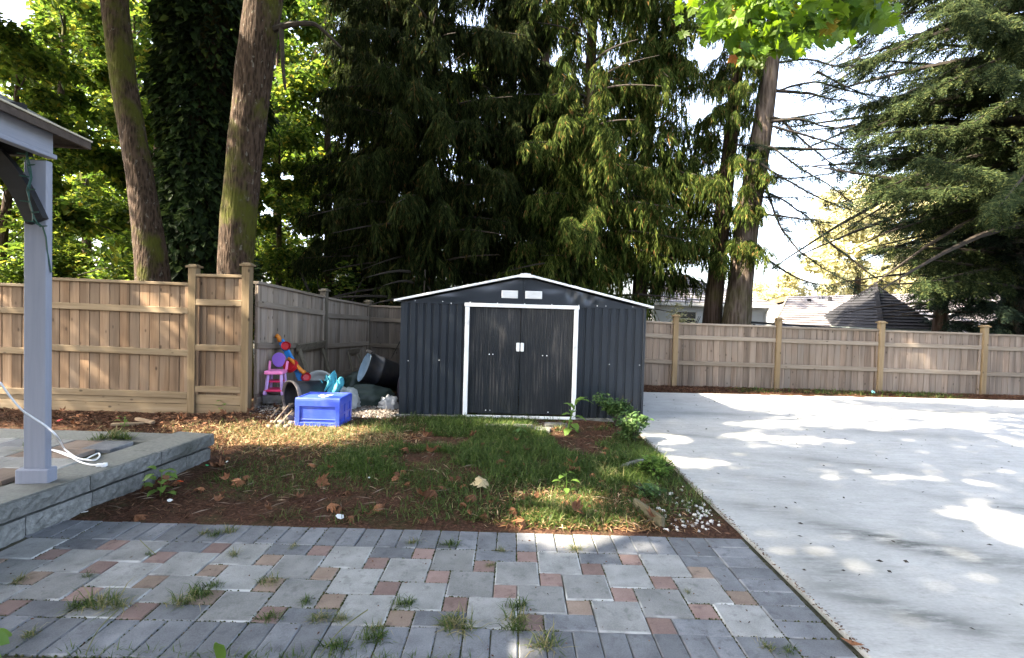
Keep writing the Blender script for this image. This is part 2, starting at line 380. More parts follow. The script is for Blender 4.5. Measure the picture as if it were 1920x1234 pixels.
M['leaf_maple'] = m_leaf('maple_leaf_green', [(0, (.030,.065,.012)), (.4, (.055,.11,.016)), (.75, (.095,.16,.02)), (.95, (.16,.20,.02)), (1, (.22,.16,.02))], .5, tcol=(1.6,1.5,.7))
M['leaf_wood'] = m_leaf('woodland_leaf', [(0, (.020,.042,.012)), (.35, (.043,.078,.016)), (.7, (.084,.130,.024)), (.93, (.155,.190,.040)), (1, (.22,.18,.03))], .52, tcol=(1.75,1.65,.85), rough=.7, spec=.12)
M['leaf_ivy'] = m_leaf('ivy_leaf', [(0, (.007,.012,.004)), (.5, (.014,.026,.008)), (.85, (.028,.048,.013)), (1, (.06,.085,.02))], .3, rough=.7, spec=.12)
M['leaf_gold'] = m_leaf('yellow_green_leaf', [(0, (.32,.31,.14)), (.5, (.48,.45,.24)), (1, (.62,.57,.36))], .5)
M['leaf_bough'] = m_leaf('maple_bough_leaf', [(0, (.05,.11,.012)), (.6, (.09,.165,.016)), (1, (.15,.21,.02))], .6, tcol=(1.7,1.5,.5), objvar=.55)
M['leaf_bough2'] = m_leaf('maple_bough_small_leaf', [(0, (.035,.08,.012)), (.5, (.06,.12,.015)), (.9, (.10,.16,.018)), (1, (.24,.19,.03))], .55, tcol=(1.6,1.5,.6))
M['leaf_gold_obj'] = m_leaf('turning_maple_leaf', [(0, (.24,.19,.02)), (1, (.34,.27,.04))], .5, objvar=.3)
M['leaf_rust'] = m_leaf('rusty_maple_leaf', [(0, (.22,.075,.02)), (1, (.28,.11,.03))], .4, objvar=.3)
M['straw'] = m_leaf('sunpatch_straw_litter', [(0, (.10,.05,.025)), (.4, (.22,.12,.06)), (.8, (.36,.24,.13)), (1, (.5,.38,.24))], .15, rough=.9, spec=.1)
M['grass'] = m_leaf('grass_blade', [(0, (.022,.043,.008)), (.45, (.044,.080,.014)), (.8, (.078,.120,.024)), (.95, (.11,.145,.038)), (1, (.22,.20,.09))], .4, spec=.2)
M['grass_dry'] = m_leaf('dry_grass_blade', [(0, (.05,.085,.02)), (.45, (.10,.13,.04)), (.8, (.22,.20,.09)), (1, (.36,.30,.16))], .4, spec=.2)
M['shrub'] = m_leaf('shrub_leaf', [(0, (.030,.070,.020)), (.5, (.060,.12,.032)), (1, (.11,.17,.05))], .35)
M['weed'] = m_leaf('weed_leaf', [(0, (.07,.14,.025)), (.5, (.11,.20,.035)), (1, (.17,.25,.05))], .45)
def mat_deadleaf(name, c1, c2):
    g = MB_(name); col = _ramp(g.nt, g.noise(14, detail=4), [(.3, c1), (.7, c2)]); col = g.vary(col, g.rnd, .45)
    g.bump(g.noise(40), .5, .004); return g.done(col, .8, .25)
M['dead'] = mat_deadleaf('dead_leaf', (0.104,0.044,0.02), (0.216,0.1,0.048))
M['dead_pale'] = mat_deadleaf('pale_dead_leaf', (.24,.19,.10), (.36,.30,.18))
M['litter'] = m_leaf('needle_litter', [(0, (.022,.011,.007)), (.4, (.060,.029,.018)), (.8, (.115,.058,.034)), (1, (.19,.115,.07))], .1, rough=.9, spec=.1)
M['gravel'] = m_leaf('mixed_gravel', [(0, (.05,.045,.04)), (.4, (.14,.125,.11)), (.8, (.26,.235,.21)), (1, (.42,.39,.36))], 0, rough=.9, spec=.2)
M['pebble'] = m_noise('white_pebble', (.42,.41,.39), (.68,.67,.65), 30, bump=.2, var=.22)
M['stone'] = m_noise('round_stone', (.11,.09,.07), (.22,.18,.145), 14, bump=.3, var=.25)
M['slab'] = m_noise('grey_slab', (.11,.11,.105), (.19,.19,.18), 16, bump=.6, dirt=((.045,.045,.03), 5, .45, .7))
def mat_shed():
    g = MB_('charcoal_steel'); nt = g.nt
    f = g.noise(2.0, detail=3, co=g.obj)
    col = _ramp(nt, f, [(.3, (.0175,.0235,.0320)), (.7, (.0250,.0320,.0420))])
    st = g.noise(30, (1,1,.04), detail=5, co=g.obj)
    col = _mix(nt, _ramp(nt, st, [(.58, (0,0,0)), (.75, (.22,.22,.22))]), col, (.07,.068,.065))
    g.bump(g.noise(1.6, detail=2, co=g.obj), .18, .05); return g.done(col, .30, .5, .15)
def mat_door():
    g = MB_('scuffed_charcoal_door'); nt = g.nt
    st = g.noise(42, (1,1,.035), detail=6, rough=.7, co=g.obj); f = g.noise(3.2, (1,1,.6), detail=4, co=g.obj)
    col = _ramp(nt, f, [(.3, (.0125,.0165,.0215)), (.7, (.0185,.0225,.0280))])
    k = _math(nt, 'MULTIPLY', _ramp(nt, st, [(.50, (0,0,0)), (.66, (.9,.9,.9))]), _ramp(nt, f, [(.36, (.15,.15,.15)), (.58, (1,1,1))]))
    col = _mix(nt, k, col, (.092,.085,.080))
    sp = _ramp(nt, g.vor(45, (1,1,.5), co=g.obj), [(.05, (.8,.8,.8)), (.11, (0,0,0))])
    col = _mix(nt, _math(nt, 'MULTIPLY', sp, _ramp(nt, f, [(.5, (0,0,0)), (.6, (1,1,1))])), col, (.18,.18,.175))
    return g.done(col, .30, .5, .1)
M['shed'] = mat_shed(); M['door'] = mat_door()
M['white_metal'] = m_noise('white_painted_metal', (.68,.70,.71), (.80,.81,.81), 6, rough=.45, bump=.05, dirt=((.38,.37,.33), 4, .58, .78), var=0)
M['grey_paint'] = m_wood('grey_painted_timber', (0.1997,0.2167,0.2677), (0.2295,0.2465,0.2975), (0.2592,0.2762,0.3272), knots=False, var=.03, rough=.6)
M['grey_paint_y'] = m_wood('grey_painted_beam', (0.1997,0.2167,0.2677), (0.2295,0.2465,0.2975), (0.2592,0.2762,0.3272), knots=False, var=.03, rough=.6, axis='y')
M['char'] = m_noise('charcoal_stain_timber', (0.011,0.0115,0.013), (0.018,0.0185,0.0205), 20, (.2,1,1), rough=.6, bump=.2)
M['roof_edge'] = m_noise('grey_roof_shingle', (.10,.10,.095), (.16,.155,.145), 30, bump=.5)
M['soffit'] = m_noise('brown_soffit', (.045,.034,.027), (.075,.058,.047), 20, bump=.3)
M['edge_metal'] = m_noise('pale_drip_edge', (.33,.30,.22), (.45,.41,.32), 10, bump=.1)
M['cord_white'] = m_flat('white_cord', (.72,.73,.74), .5)
M['cord_green'] = m_flat('dark_green_wire', (.012,.055,.04), .5)
M['bulb_red'] = m_flat('red_bulb', (.35,.02,.02), .3); M['bulb_amber'] = m_flat('amber_bulb', (.5,.22,.03), .3)
M['crate'] = m_noise('blue_plastic', (.020,.048,.36), (.034,.075,.48), 5, rough=.42, spec=.5, bump=.06, var=0, dirt=((.06,.09,.36), 7, .5, .8))
M['sticker'] = m_flat('white_sticker', (.75,.75,.76), .6)
M['black_plastic'] = m_noise('black_plastic', (.008,.010,.015), (.018,.021,.028), 6, rough=.45, spec=.45, bump=.05, dirt=((.055,.05,.045), 5, .52, .8), var=0)
M['rim_grey'] = m_noise('dusty_rim', (.11,.095,.085), (.19,.165,.15), 12, rough=.7)
M['bin_inside'] = m_noise('pale_blue_liner', (.26,.38,.52), (.38,.5,.62), 6, rough=.5, bump=.05)
M['pink'] = m_flat('pink_plastic', (.78,.22,.48), .4); M['hot_pink'] = m_flat('hot_pink_plastic', (.62,.035,.13), .4)
M['purple'] = m_flat('purple_plastic', (.26,.13,.55), .4); M['lilac'] = m_flat('lilac_plastic', (.50,.33,.68), .4)
M['toy_blue'] = m_flat('toy_blue', (.02,.25,.62), .4); M['toy_red'] = m_flat('toy_red', (.52,.015,.02), .4)
M['toy_blue'] = m_flat('toy_blue', (.02,.22,.58), .4); M['toy_red'] = m_flat('toy_red', (.45,.012,.02), .4)
M['toy_yellow'] = m_flat('toy_yellow', (.60,.30,.03), .4); M['toy_orange'] = m_flat('toy_orange', (.60,.20,.02), .4)
M['turquoise'] = m_flat('turquoise_cloth', (.045,.27,.36), .7, bump=.3); M['white_plastic'] = m_flat('dull_white_plastic', (.36,.37,.36), .5)
M['tarp'] = m_noise('dark_green_bag', (.010,.022,.019), (.022,.040,.034), 5, rough=.5, spec=.4, bump=.2, var=0)
M['white_bag'] = m_flat('white_bag', (.42,.43,.44), .6, bump=.3)
M['house_white'] = m_noise('white_siding', (.66,.68,.70), (.74,.76,.77), 3, bump=.1, var=0)
M['cream'] = m_noise('cream_siding', (.62,.55,.42), (.70,.63,.50), 3, bump=.1, var=0)
M['glass'] = m_flat('dark_window_glass', (.02,.025,.03), .08, .6)
M['shingle_a'] = mat_shingle('grey_shingle', (.15,.145,.15), (.24,.23,.235))
M['shingle_b'] = mat_shingle('shade_darkened_shingle', (.012,.0125,.0145), (.023,.023,.026))  # dark shingle darkened further, tree shade put into the colour
M['shingle_c'] = mat_shingle('brown_grey_shingle', (.13,.12,.123), (.20,.185,.185))
M['fascia'] = m_flat('white_fascia', (.72,.72,.70), .5); M['tan_trim'] = m_flat('tan_trim', (.38,.29,.17), .6)
def mat_clear():
    g = MB_('clear_plastic_film'); nt = g.nt
    g.done((.55,.60,.62), .25, .6); tr = nt.nodes.new('ShaderNodeBsdfTransparent')
    ms = nt.nodes.new('ShaderNodeMixShader'); ms.inputs[0].default_value = .55
    nt.links.new(tr.outputs[0], ms.inputs[1]); nt.links.new(g.b.outputs[0], ms.inputs[2]); nt.links.new(ms.outputs[0], g.out.inputs[0]); return g.m
M['clear'] = mat_clear()

# ================================================================== SETTING
rs = np.random.RandomState(7); rnd = random.Random(7)
def grid_mesh(name, x0, x1, y0, y1, nx, ny, zf, mat, keep=None):
    X, Y = np.meshgrid(np.linspace(x0, x1, nx+1), np.linspace(y0, y1, ny+1)); Z = zf(X, Y)
    V = np.stack([X, Y, Z], -1).reshape(-1, 3)
    i = np.arange(nx*ny); a = (i//nx)*(nx+1)+i % nx
    Fq = np.stack([a, a+1, a+nx+2, a+nx+1], -1)
    if keep is not None:
        c = V[Fq].mean(1); Fq = Fq[keep(c[:, 0], c[:, 1])]
    return mesh_np(name, V, Fq, mat, smooth=True)
o = link('ground', grid_mesh('ground', -400, 400, -60, 700, 8, 8, lambda X, Y: X*0-.14, M['ground'])); tag(o, kind='structure')

def bed_z(X, Y):
    X = np.asarray(X, float); Y = np.asarray(Y, float)
    P = np.stack([X, Y, X*0], -1)
    z = .006 + .022*vnoise(P, 3, 1.4, 4)
    # heap of gravel and rubbish in the fence corner
    z = z + .20*np.exp(-(((X+3.25)/.55)**2 + ((Y-7.9)/1.15)**2)) + .05*np.exp(-(((X+2.2)/.6)**2 + ((Y-8.2)/.9)**2))
    z = z + .03*np.exp(-(((X+.1)/1.2)**2 + ((Y-5.4)/1.0)**2))
    z = np.where(X > 1.2, z*np.clip((1.66-X)/.46, 0, 1)**.5 - .012*np.clip((X-1.2)/.46, 0, 1), z)
    z = z*np.clip((Y-3.40)/.3, 0, 1) - .012*np.clip(1-(Y-3.40)/.12, 0, 1)
    return z
o = link('soil_bed', grid_mesh('soil_bed', -10.5, 1.66, 3.40, 10.6, 170, 110, bed_z, M['soil'], keep=lambda x, y: (x > -3.3) | (y > 4.6))); tag(o, kind='structure')
o = link('soil_strip', grid_mesh('soil_strip', 1.66, 20, 9.3, 11.0, 120, 14, lambda X, Y: .012+.012*vnoise(np.stack([X, Y, X*0], -1), 5, 2.2) - .05*(Y < 9.45), M['soil'])); tag(o, kind='structure')

# concrete pad, its far edge runs slightly away to the right
mb = MB(); poly = [(1.668, -4.0), (24, -4.0), (24, 10.42), (10.2, 9.80), (4.0, 9.56), (1.9, 9.47), (1.668, 9.46)]
mb.prism(poly, 'z', -.12, .016)
o = mb.build('concrete_driveway', M['concrete'], bevel=.006); tag(o, kind='structure')

# ---- paved patio: each paver a part
MOD, X0, Y0 = .13, 1.37, 2.36
pb = MB(); pb.prism([(-3.6, -3), (1.664, -3), (1.664, 3.44), (-3.6, 3.44)], 'z', -.10, -.011)
patio = pb.build('paved_patio', M['joint']); tag(patio, kind='structure')
_pm = {}
def paver_mesh(wx, wy, mat, seed=0):
    k = (round(wx, 3), round(wy, 3), mat, seed)
    if k not in _pm:
        g_, c = .0028, .005; r = random.Random(seed*7+3)
        x, y = wx/2-g_, wy/2-g_
        j = lambda: r.uniform(-.0012, .0012)
        base = [(-x,-y),(x,-y),(x,y),(-x,y)]
        vs = [(a, b, -.05) for a, b in base]+[(a+j(), b+j(), -c) for a, b in base]+[(a*(1-c/x), b*(1-c/y), j()*.6) for a, b in base]
        fs = [(0,1,5,4),(1,2,6,5),(2,3,7,6),(3,0,4,7),(4,5,9,8),(5,6,10,9),(6,7,11,10),(7,4,8,11),(8,9,10,11)]
        me = bpy.data.meshes.new('paver'); me.from_pydata(vs, [], fs); me.materials.append(M[mat]); _pm[k] = me
    return _pm[k]
RECTS = []
def lay(x, y, wx, wy, mat, parent=patio, z=0.0, rz=0.0):
    if parent is patio: RECTS.append((x, y, wx, wy))
    o = link('paver', paver_mesh(wx, wy, mat, rnd.randrange(3)), parent, (x+rnd.uniform(-.0012, .0012), y+rnd.uniform(-.0012, .0012), z + rnd.uniform(-.003, .002)), (rnd.uniform(-.012, .012), rnd.uniform(-.012, .012), rz+rnd.uniform(-.009, .009)))
    return o
plx = lambda Y: -2.86 - .126*(4.80-Y)                     # front face line of the raised patio
occ = set(); AL, NB = -36, 6
bigs = []
for m in range(-40, 41):
    for n in range(-40, 41):
        a, b = -10+2*m-n, 1+m+2*n
        if a+2 > AL and a < 0 and b+2 > 0 and b < NB: bigs.append((a, b))
npav = 0
for a, b in bigs:
    a0, a1, b0, b1 = max(a, AL), min(a+2, 0), max(b, 0), min(b+2, NB)
    full = (a1-a0 == 2 and b1-b0 == 2)
    for i in range(a0, a1):
        for j in range(b0, b1): occ.add((i, j))
    xx, yy = X0+MOD*(a0+a1)/2, Y0+MOD*(b0+b1)/2
    if xx - MOD < plx(yy)-.05: continue
    lay(xx, yy, MOD*(a1-a0), MOD*(b1-b0), 'paver_grey' if full else ('paver_blue' if (a1-a0)*(b1-b0) == 2 else 'paver_red'))
for i in range(AL, 0):
    for j in range(NB):
        if (i, j) in occ: continue
        xx, yy = X0+MOD*(i+.5), Y0+MOD*(j+.5)
        if xx - MOD/2 < plx(yy)-.05: continue
        lay(xx, yy, MOD, MOD, rnd.choice(['paver_red', 'paver_red', 'paver_tan']))
for k in range(-36, 0):                                   # soldier rows, far and near
    for yc in (Y0+MOD*7, Y0-MOD):
        xx = X0+MOD*(k+.5)
        if yc > 3 and xx < plx(yc)-.12: continue
        if yc < 3 and xx < -3.1: continue
        lay(xx, yc, MOD, MOD*2, 'paver_blue')
for k in range(-2, 8):                                    # right border, side by side along the driveway
    lay(X0+MOD, Y0+MOD*(k+.5), MOD*2, MOD, 'paver_blue')
# rough mortar haunch along the near edge
hb = MB(); hb.prism([(-3.4, 1.97), (-1.3, 1.99), (-1.3, 2.094), (-3.4, 2.094)], 'z', -.08, -.018)
o = hb.build('mortar_haunch', M['block'], bevel=.01); tag(o, kind='structure')

# ---- raised patio with its block wall
PT = .250
mb = MB(); xe = lambda Y: plx(Y)-.085
mb.prism([(-12, -3), (xe(-3), -3), (xe(4.78), 4.78), (-12, 4.78)], 'z', -.1, PT-.035)
raised = mb.build('raised_patio', M['joint']); tag(raised, kind='structure')
wall_dir = math.atan2(.126, 1); L0 = math.hypot(1, .126)
def rough_block(name, L, D, Hh, mat, parent, loc, rz, seed, amp=.012):
    """block whose +x face is split rough"""
    ny, nz = max(4, int(L/.04)), max(3, int(Hh/.03)); r = np.random.RandomState(seed)
    vs, fs = [], []
    for k in range(nz+1):
        for i in range(ny+1):
            y, z = -L/2+.0035+(L-.007)*i/ny, Hh*k/nz
            e = 0 if 0 < i < ny and 0 < k < nz else .006
            vs.append((r.uniform(-amp, amp)*(.4 if e else 1)-e, y, z))
    for k in range(nz):
        for i in range(ny):
            a = k*(ny+1)+i; fs.append((a, a+1, a+ny+2, a+ny+1))
    b0 = len(vs); vs += [(-D, -L/2+.003, 0), (-D, L/2-.003, 0), (-D, L/2-.003, Hh), (-D, -L/2+.003, Hh)]
    top = [nz*(ny+1)+i for i in range(ny+1)]; bot = list(range(ny+1))
    fs += [tuple(top)+(b0+2, b0+3), tuple(bot[::-1])+(b0, b0+1), (b0, b0+3, b0+2, b0+1)]
    lf = [k*(ny+1) for k in range(nz+1)]; rt = [k*(ny+1)+ny for k in range(nz+1)]
    fs += [tuple(lf)+(b0+3, b0), tuple(rt[::-1])+(b0+1, b0+2)]
    me = bpy.data.meshes.new(name); me.from_pydata(vs, [], fs); me.materials.append(mat)
    return link(name, me, parent, loc, (0, 0, rz))
y = 4.80; i = 0
while y > .4:                                             # upper course: cap blocks
    L = .62; yc = y-L/2
    rough_block('cap_block', L*L0, .34, .105, M['block'], raised, (plx(yc), yc, PT-.105), -wall_dir, i)
    lay(plx(yc)-.195, yc, .345, L*.998, 'coping', raised, PT+.007, -wall_dir)
    y -= L; i += 1
y = 4.775; L = .30
while y > .4:                                             # lower course
    yc = y-L/2
    rough_block('wall_block', L*L0, .24, .20, M['block'], raised, (plx(yc)-.020, yc, PT-.105-.224), -wall_dir, 50+i, .009)
    y -= L; i += 1; L = .44
for k in range(16):                                       # back edge coping
    xc = -3.28-.62*k
    if xc < -9: break
    lay(xc-.1, 4.62, .62, .30, 'coping', raised, PT+.004)
for r_ in range(9):                                       # pavers on the raised patio
    for c_ in range(26):
        wx, wy = .26, .26
        xx = -3.27-.26*c_-(.13 if r_ % 2 else 0); yy = 4.34-.26*r_
        if xx+.13 > plx(yy)-.375: continue
        if xx < -.52*yy*2.1-.2 or yy < 2.3: continue
        lay(xx, yy, wx, wy, rnd.choice(['paver_grey', 'paver_grey', 'paver_blue', 'paver_tan']), raised, PT)

# ---- unseen house added behind the camera for the shed's steel to mirror
HB = thing('house', 'unseen grey sided two storey house added for the shed steel to mirror', 'house', (0, -7.0, 0))
M['siding'] = m_noise('grey_siding', (.16,.165,.17), (.21,.215,.22), 3, bump=.1, var=0)
MB().box((0, -4, 2.7), (19, 8, 5.6)).build('wall', M['siding'], HB)
for k in range(26): MB().box((0, .012, .1+.2*k), (19, .03, .19), (.05, 0, 0)).build('siding_board', M['siding'], HB)
for x, z, w_, h_ in ((-6, 1.4, 1.6, 1.2), (-1.5, 1.1, 1.9, 2.1), (3.5, 1.4, 1.6, 1.2), (7, 1.4, 1.2, 1.2), (-6, 4.1, 1.4, 1.2), (-1, 4.1, 1.6, 1.2), (4, 4.1, 1.4, 1.2)):
    wn = MB().box((x, .05, z), (w_+.2, .06, h_+.2)).build('window', M['white_metal'], HB); MB().box((x, .085, z), (w_, .012, h_)).build('pane', m_flat('house_pane', (.02,.025,.03), .1, .6), wn)
MB().prism([(-9, 5.4), (.7, 5.4), (-4, 8.2)], 'x', -10, 10).build('roof', M['roof_edge'], HB)

# ================================================================== FENCES
_bm = {}
def board_mesh(w_, t_, h_, mat, key='b'):
    k = (round(w_, 3), round(t_, 3), round(h_, 2), mat, key)
    if k not in _bm: _bm[k] = MB().box((0, 0, round(h_, 2)/2), (w_, t_, round(h_, 2))).mesh('board', M[mat], bevel=.004)
    return _bm[k]
def fence_run(root, A, B, bays, mat, railmat, zbot=0.0, kick=True, board=.132, cap=True, side=-1):
    """one panel between two posts, local x along the fence; bays: z of the rails at both ends [(za, zb)...], first is the top.
       side: -1 puts the rails on the local -y face"""
    A = Vector(A); B = Vector(B); d = B-A; L = d.length; ang = math.atan2(d.y, d.x); u = d.normalized(); nrm = Vector((-u.y, u.x))
    lx = lambda s, off=0: (A.x+u.x*s+nrm.x*off, A.y+u.y*s+nrm.y*off)
    za, zb = bays[0]; n = max(1, round((L-.10)/board)); bw = (L-.10)/n
    zk = .27 if kick else zbot
    for k in range(n):
        s = .05+bw*(k+.5); zt = za+(zb-za)*s/L - .02
        link('board', board_mesh(round(bw-.0035, 3), .018, zt-zk+.01, mat), root, (*lx(s, rnd.uniform(-.003, .003)), zk-.01), (0, 0, ang+rnd.uniform(-.012, .012)))
    for q, (ra, rb) in enumerate(bays):
        hh = .04 if q == 0 and cap else .085
        dd = .10 if q == 0 and cap else .04
        off = 0 if q == 0 and cap else side*.030
        sl_ = math.atan2(rb-ra, L-.1)
        o = link('rail', MB().box((0, 0, 0), ((L-.10)/math.cos(sl_), dd, hh)).mesh('rail', M[railmat], bevel=.005), root, (*lx(L/2, off), (ra+rb)/2-hh/2), (0, -sl_, ang))
    if kick:
        for z in (.068, .205):
            link('kickboard', MB().box((0, 0, 0), (L-.10, .036, .132)).mesh('kickboard', M[railmat], bevel=.004), root, (*lx(L/2, side*.012), z), (0, 0, ang))
    for s in (.075, L-.075):                              # nailing strips beside the posts
        zt = za+(zb-za)*s/L
        link('stile', board_mesh(.045, .03, zt-zk-.05, mat, 's'), root, (*lx(s, side*.026), zk), (0, 0, ang))
def fence_post(root, x, y, h, ang=0, mat='post', w_=.105):
    MB().box((0, 0, h/2), (w_, w_, h)).build('post', M[mat], root, (x, y, 0), (0, 0, ang), bevel=.006)
    MB().box((0, 0, .0125), (w_+.045, w_+.045, .025)).box((0, 0, .036), (w_+.02, w_+.02, .022), taper=.6).build('post_cap', M[mat], root, (x, y, h), (0, 0, ang))
lf = thing('wooden_fence', 'warm tan board fence with kickboards behind the grey pergola post, topped by a flat rail', 'fence', (0, 0, 0))
YL = 6.70
fence_post(lf, -4.30, YL, 1.98); fence_post(lf, -3.58, YL, 2.02); fence_post(lf, -6.43, YL, 1.92); fence_post(lf, -8.56, YL, 1.9)
fence_run(lf, (-6.43, YL), (-4.30, YL), [(1.80, 1.775), (1.47, 1.44), (.90, .87), (.31, .30)], 'cedar_warm', 'rail')
fence_run(lf, (-8.56, YL), (-6.43, YL), [(1.72, 1.70), (1.40, 1.38), (.85, .84), (.29, .29)], 'cedar_warm', 'rail')
fence_run(lf, (-4.30, YL), (-3.58, YL), [(1.90, 1.90), (1.56, 1.56), (.95, .95), (.39, .39)], 'cedar_warm', 'rail')
sf = thing('wooden_fence', 'grey weathered board fence running back from the tall post behind the toys', 'fence', (0, 0, 0))
PA, PM, PB = (-3.545, 6.78), (-3.285, 8.66), (-3.03, 10.45)
fence_run(sf, PA, PM, [(1.83, 1.68), (1.56, 1.42), (.98, .86), (.22, .22)], 'cedar_side_brightened', 'rail_grey', kick=True)
fence_run(sf, PM, PB, [(1.66, 1.55), (1.38, 1.30), (.84, .78), (.22, .22)], 'cedar_side_brightened', 'rail_grey', kick=True)
fa = math.atan2(PB[1]-PA[1], PB[0]-PA[0])
fence_post(sf, PM[0], PM[1], 1.76, fa, 'old_wood'); fence_post(sf, PB[0], PB[1], 1.60, fa, 'old_wood')
rf = thing('wooden_fence', 'long pale grey board fence along the far side of the concrete', 'fence', (0, 0, 0))
YR = 10.45; px = [-3.03, -.85, 1.30, 3.44, 5.60, 7.76, 9.93, 12.1, 14.3]
tops = [1.545, 1.50, 1.43, 1.355, 1.35, 1.34, 1.315, 1.29, 1.28, 1.27]
for k in range(len(px)-1):
    a, b = tops[k]-.0, tops[k+1]
    if k >= 3: a, b = 1.352-.018*(k-3), 1.345-.018*(k-3)
    fence_run(rf, (px[k], YR), (px[k+1], YR), [(a, b), (a-.26, b-.26), (a-.80, b-.80)], 'cedar_grey' if k > 0 else 'cedar_dark', 'rail_grey', kick=False)
    if k > 0: fence_post(rf, px[k], YR-.03, max(a, tops[k])+.12)
fence_post(rf, px[-1], YR-.03, 1.4)

# ================================================================== SHED
SH = thing('metal_shed', 'charcoal steel garden shed with white roof trim and white double door frame', 'shed', (-1.556, 6.925, 0), math.atan2(.095, 3.453))
W, HT, HE, DEP = 3.454, 2.03, 1.60, 2.40
def ribbed(u0, u1, z0, z1f, per=.111, depth=.016):
    """ribbed sheet in the x-z plane facing -y, top given by z1f(x)"""
    xs = []; x = u0
    prof = [(0, 0), (.60, 0), (.68, 1), (.92, 1), (1.0, 0)]
    n = max(1, round((u1-u0)/per)); p = (u1-u0)/n
    for k in range(n):
        for t, d_ in prof[:-1]: xs.append((u0+p*(k+t), d_*depth))
    xs.append((u1, 0)); vs, fs = [], []
    for x, d_ in xs: vs += [(x, d_, z0), (x, d_, z1f(x))]
    for k in range(len(xs)-1): fs.append((2*k, 2*k+2, 2*k+3, 2*k+1))
    return vs, fs
def sheet(name, vs, fs, loc=(0,0,0), rz=0, mat='shed'):
    me = bpy.data.meshes.new(name); me.from_pydata(vs, [], fs); me.materials.append(M[mat]); return link(name, me, SH, loc, (0, 0, rz))
DU0, DU1 = .90, 2.487
sheet('wall_panel', *ribbed(.03, DU0, .03, lambda x: HE)); sheet('wall_panel', *ribbed(DU1, W-.03, .03, lambda x: HE))
sheet('wall_panel', *ribbed(0, DEP, .03, lambda x: HE), (0, DEP, 0), -PI/2); sheet('wall_panel', *ribbed(0, DEP, .03, lambda x: HE), (W, 0, 0), PI/2)
sheet('wall_panel', *ribbed(0, W, .03, lambda x: HE), (W, DEP, 0), PI)
for x in (.0, W-.035): MB().box((x+.0175, .012, .815), (.035, .03, 1.57)).build('corner_post', M['shed'], SH, bevel=.003)
zr = lambda x: HT-.04-(abs(x-W/2)/(W/2))*(HT-HE-.03)
def gable(u0, u1, yoff, dents):
    nx, nz = 44, 14; vs, fs = [], []; r = random.Random(4)
    for i in range(nx+1):
        x = u0+(u1-u0)*i/nx
        for k in range(nz+1):
            z = HE+.004+(zr(x)-HE-.004)*k/nz; y = yoff
            for (dx, dz, rx, rz_, a) in dents: y += a*math.exp(-((x-dx)/rx)**2-((z-dz)/rz_)**2)
            vs.append((x, y, z))
    for i in range(nx):
        for k in range(nz):
            a = i*(nz+1)+k; fs.append((a, a+nz+1, a+nz+2, a+1))
    o = sheet('gable_panel', vs, fs); o.data.polygons.foreach_set('use_smooth', [True]*len(o.data.polygons)); return o
gable(.02, W/2-.012, -.010, [(1.2, 1.9, .25, .08, .020), (.6, 1.68, .2, .05, -.014), (1.5, 1.97, .12, .05, .016)])
gable(W/2+.012, W-.02, -.010, [(2.38, 1.76, .05, .09, .030), (2.5, 1.74, .045, .08, -.028), (2.62, 1.72, .06, .08, .030), (2.76, 1.70, .06, .06, -.018), (2.1, 1.85, .2, .06, .016)])
MB().box((W/2, -.014, (HE+HT-.04)/2), (.026, .014, HT-HE-.05)).build('gable_seam', M['shed'], SH)
MB().box((W/2, -.004, HE-.002), (W-.04, .016, .022)).build('gable_lip', M['shed'], SH)
for u0, u1 in ((1.400, 1.628), (1.732, 1.967)):
    v = MB().box(((u0+u1)/2, -.022, 1.748), (u1-u0, .012, .108)).build('vent', M['white_metal'], SH, bevel=.003)
    for k in range(6): MB().box(((u0+u1)/2, -.031, 1.708+.016*k), (u1-u0-.03, .010, .006), (.5, 0, 0)).build('vent_slat', M['white_metal'], v)
# roof: two ribbed sheets with white edge trim
for s in (-1, 1):
    mb = MB(); xa, xb = W/2, (W/2+s*(W/2+.075)); za, zb = HT, HE+.022
    n = 22
    vs, fs = [], []
    for k in range(n+1):
        y = -.06+(DEP+.12)*k/n; dz = .012 if k % 2 else 0
        vs += [(xa, y, za-.008+dz), (xb, y, zb-.008+dz)]
    for k in range(n): fs.append((2*k, 2*k+1, 2*k+3, 2*k+2))
    sheet('roof_sheet', vs, fs)
    ang = math.atan2(zb-za, abs(xb-xa)); Lr = math.hypot(xb-xa, zb-za)
    for y in (-.068, DEP+.068):
        MB().box((0, 0, 0), (Lr, .022, .030)).build('roof_trim', M['white_metal'], SH, ((xa+xb)/2, y, (za+zb)/2-.002), (0, -ang*s if s > 0 else -ang*s, 0), bevel=.004)
    MB().box((xb+s*.004, DEP/2, zb), (.012, DEP+.15, .034)).build('eave_trim', M['white_metal'], SH)
MB().box((W/2, DEP/2, HT+.004), (.14, DEP+.14, .014)).build('ridge_cap', M['white_metal'], SH)
MB().prism([(W/2-.11, HT-.045), (W/2+.11, HT-.045), (W/2+.02, HT+.014), (W/2-.02, HT+.014)], 'y', -.092, -.080).build('ridge_end_cap', M['white_metal'], SH)
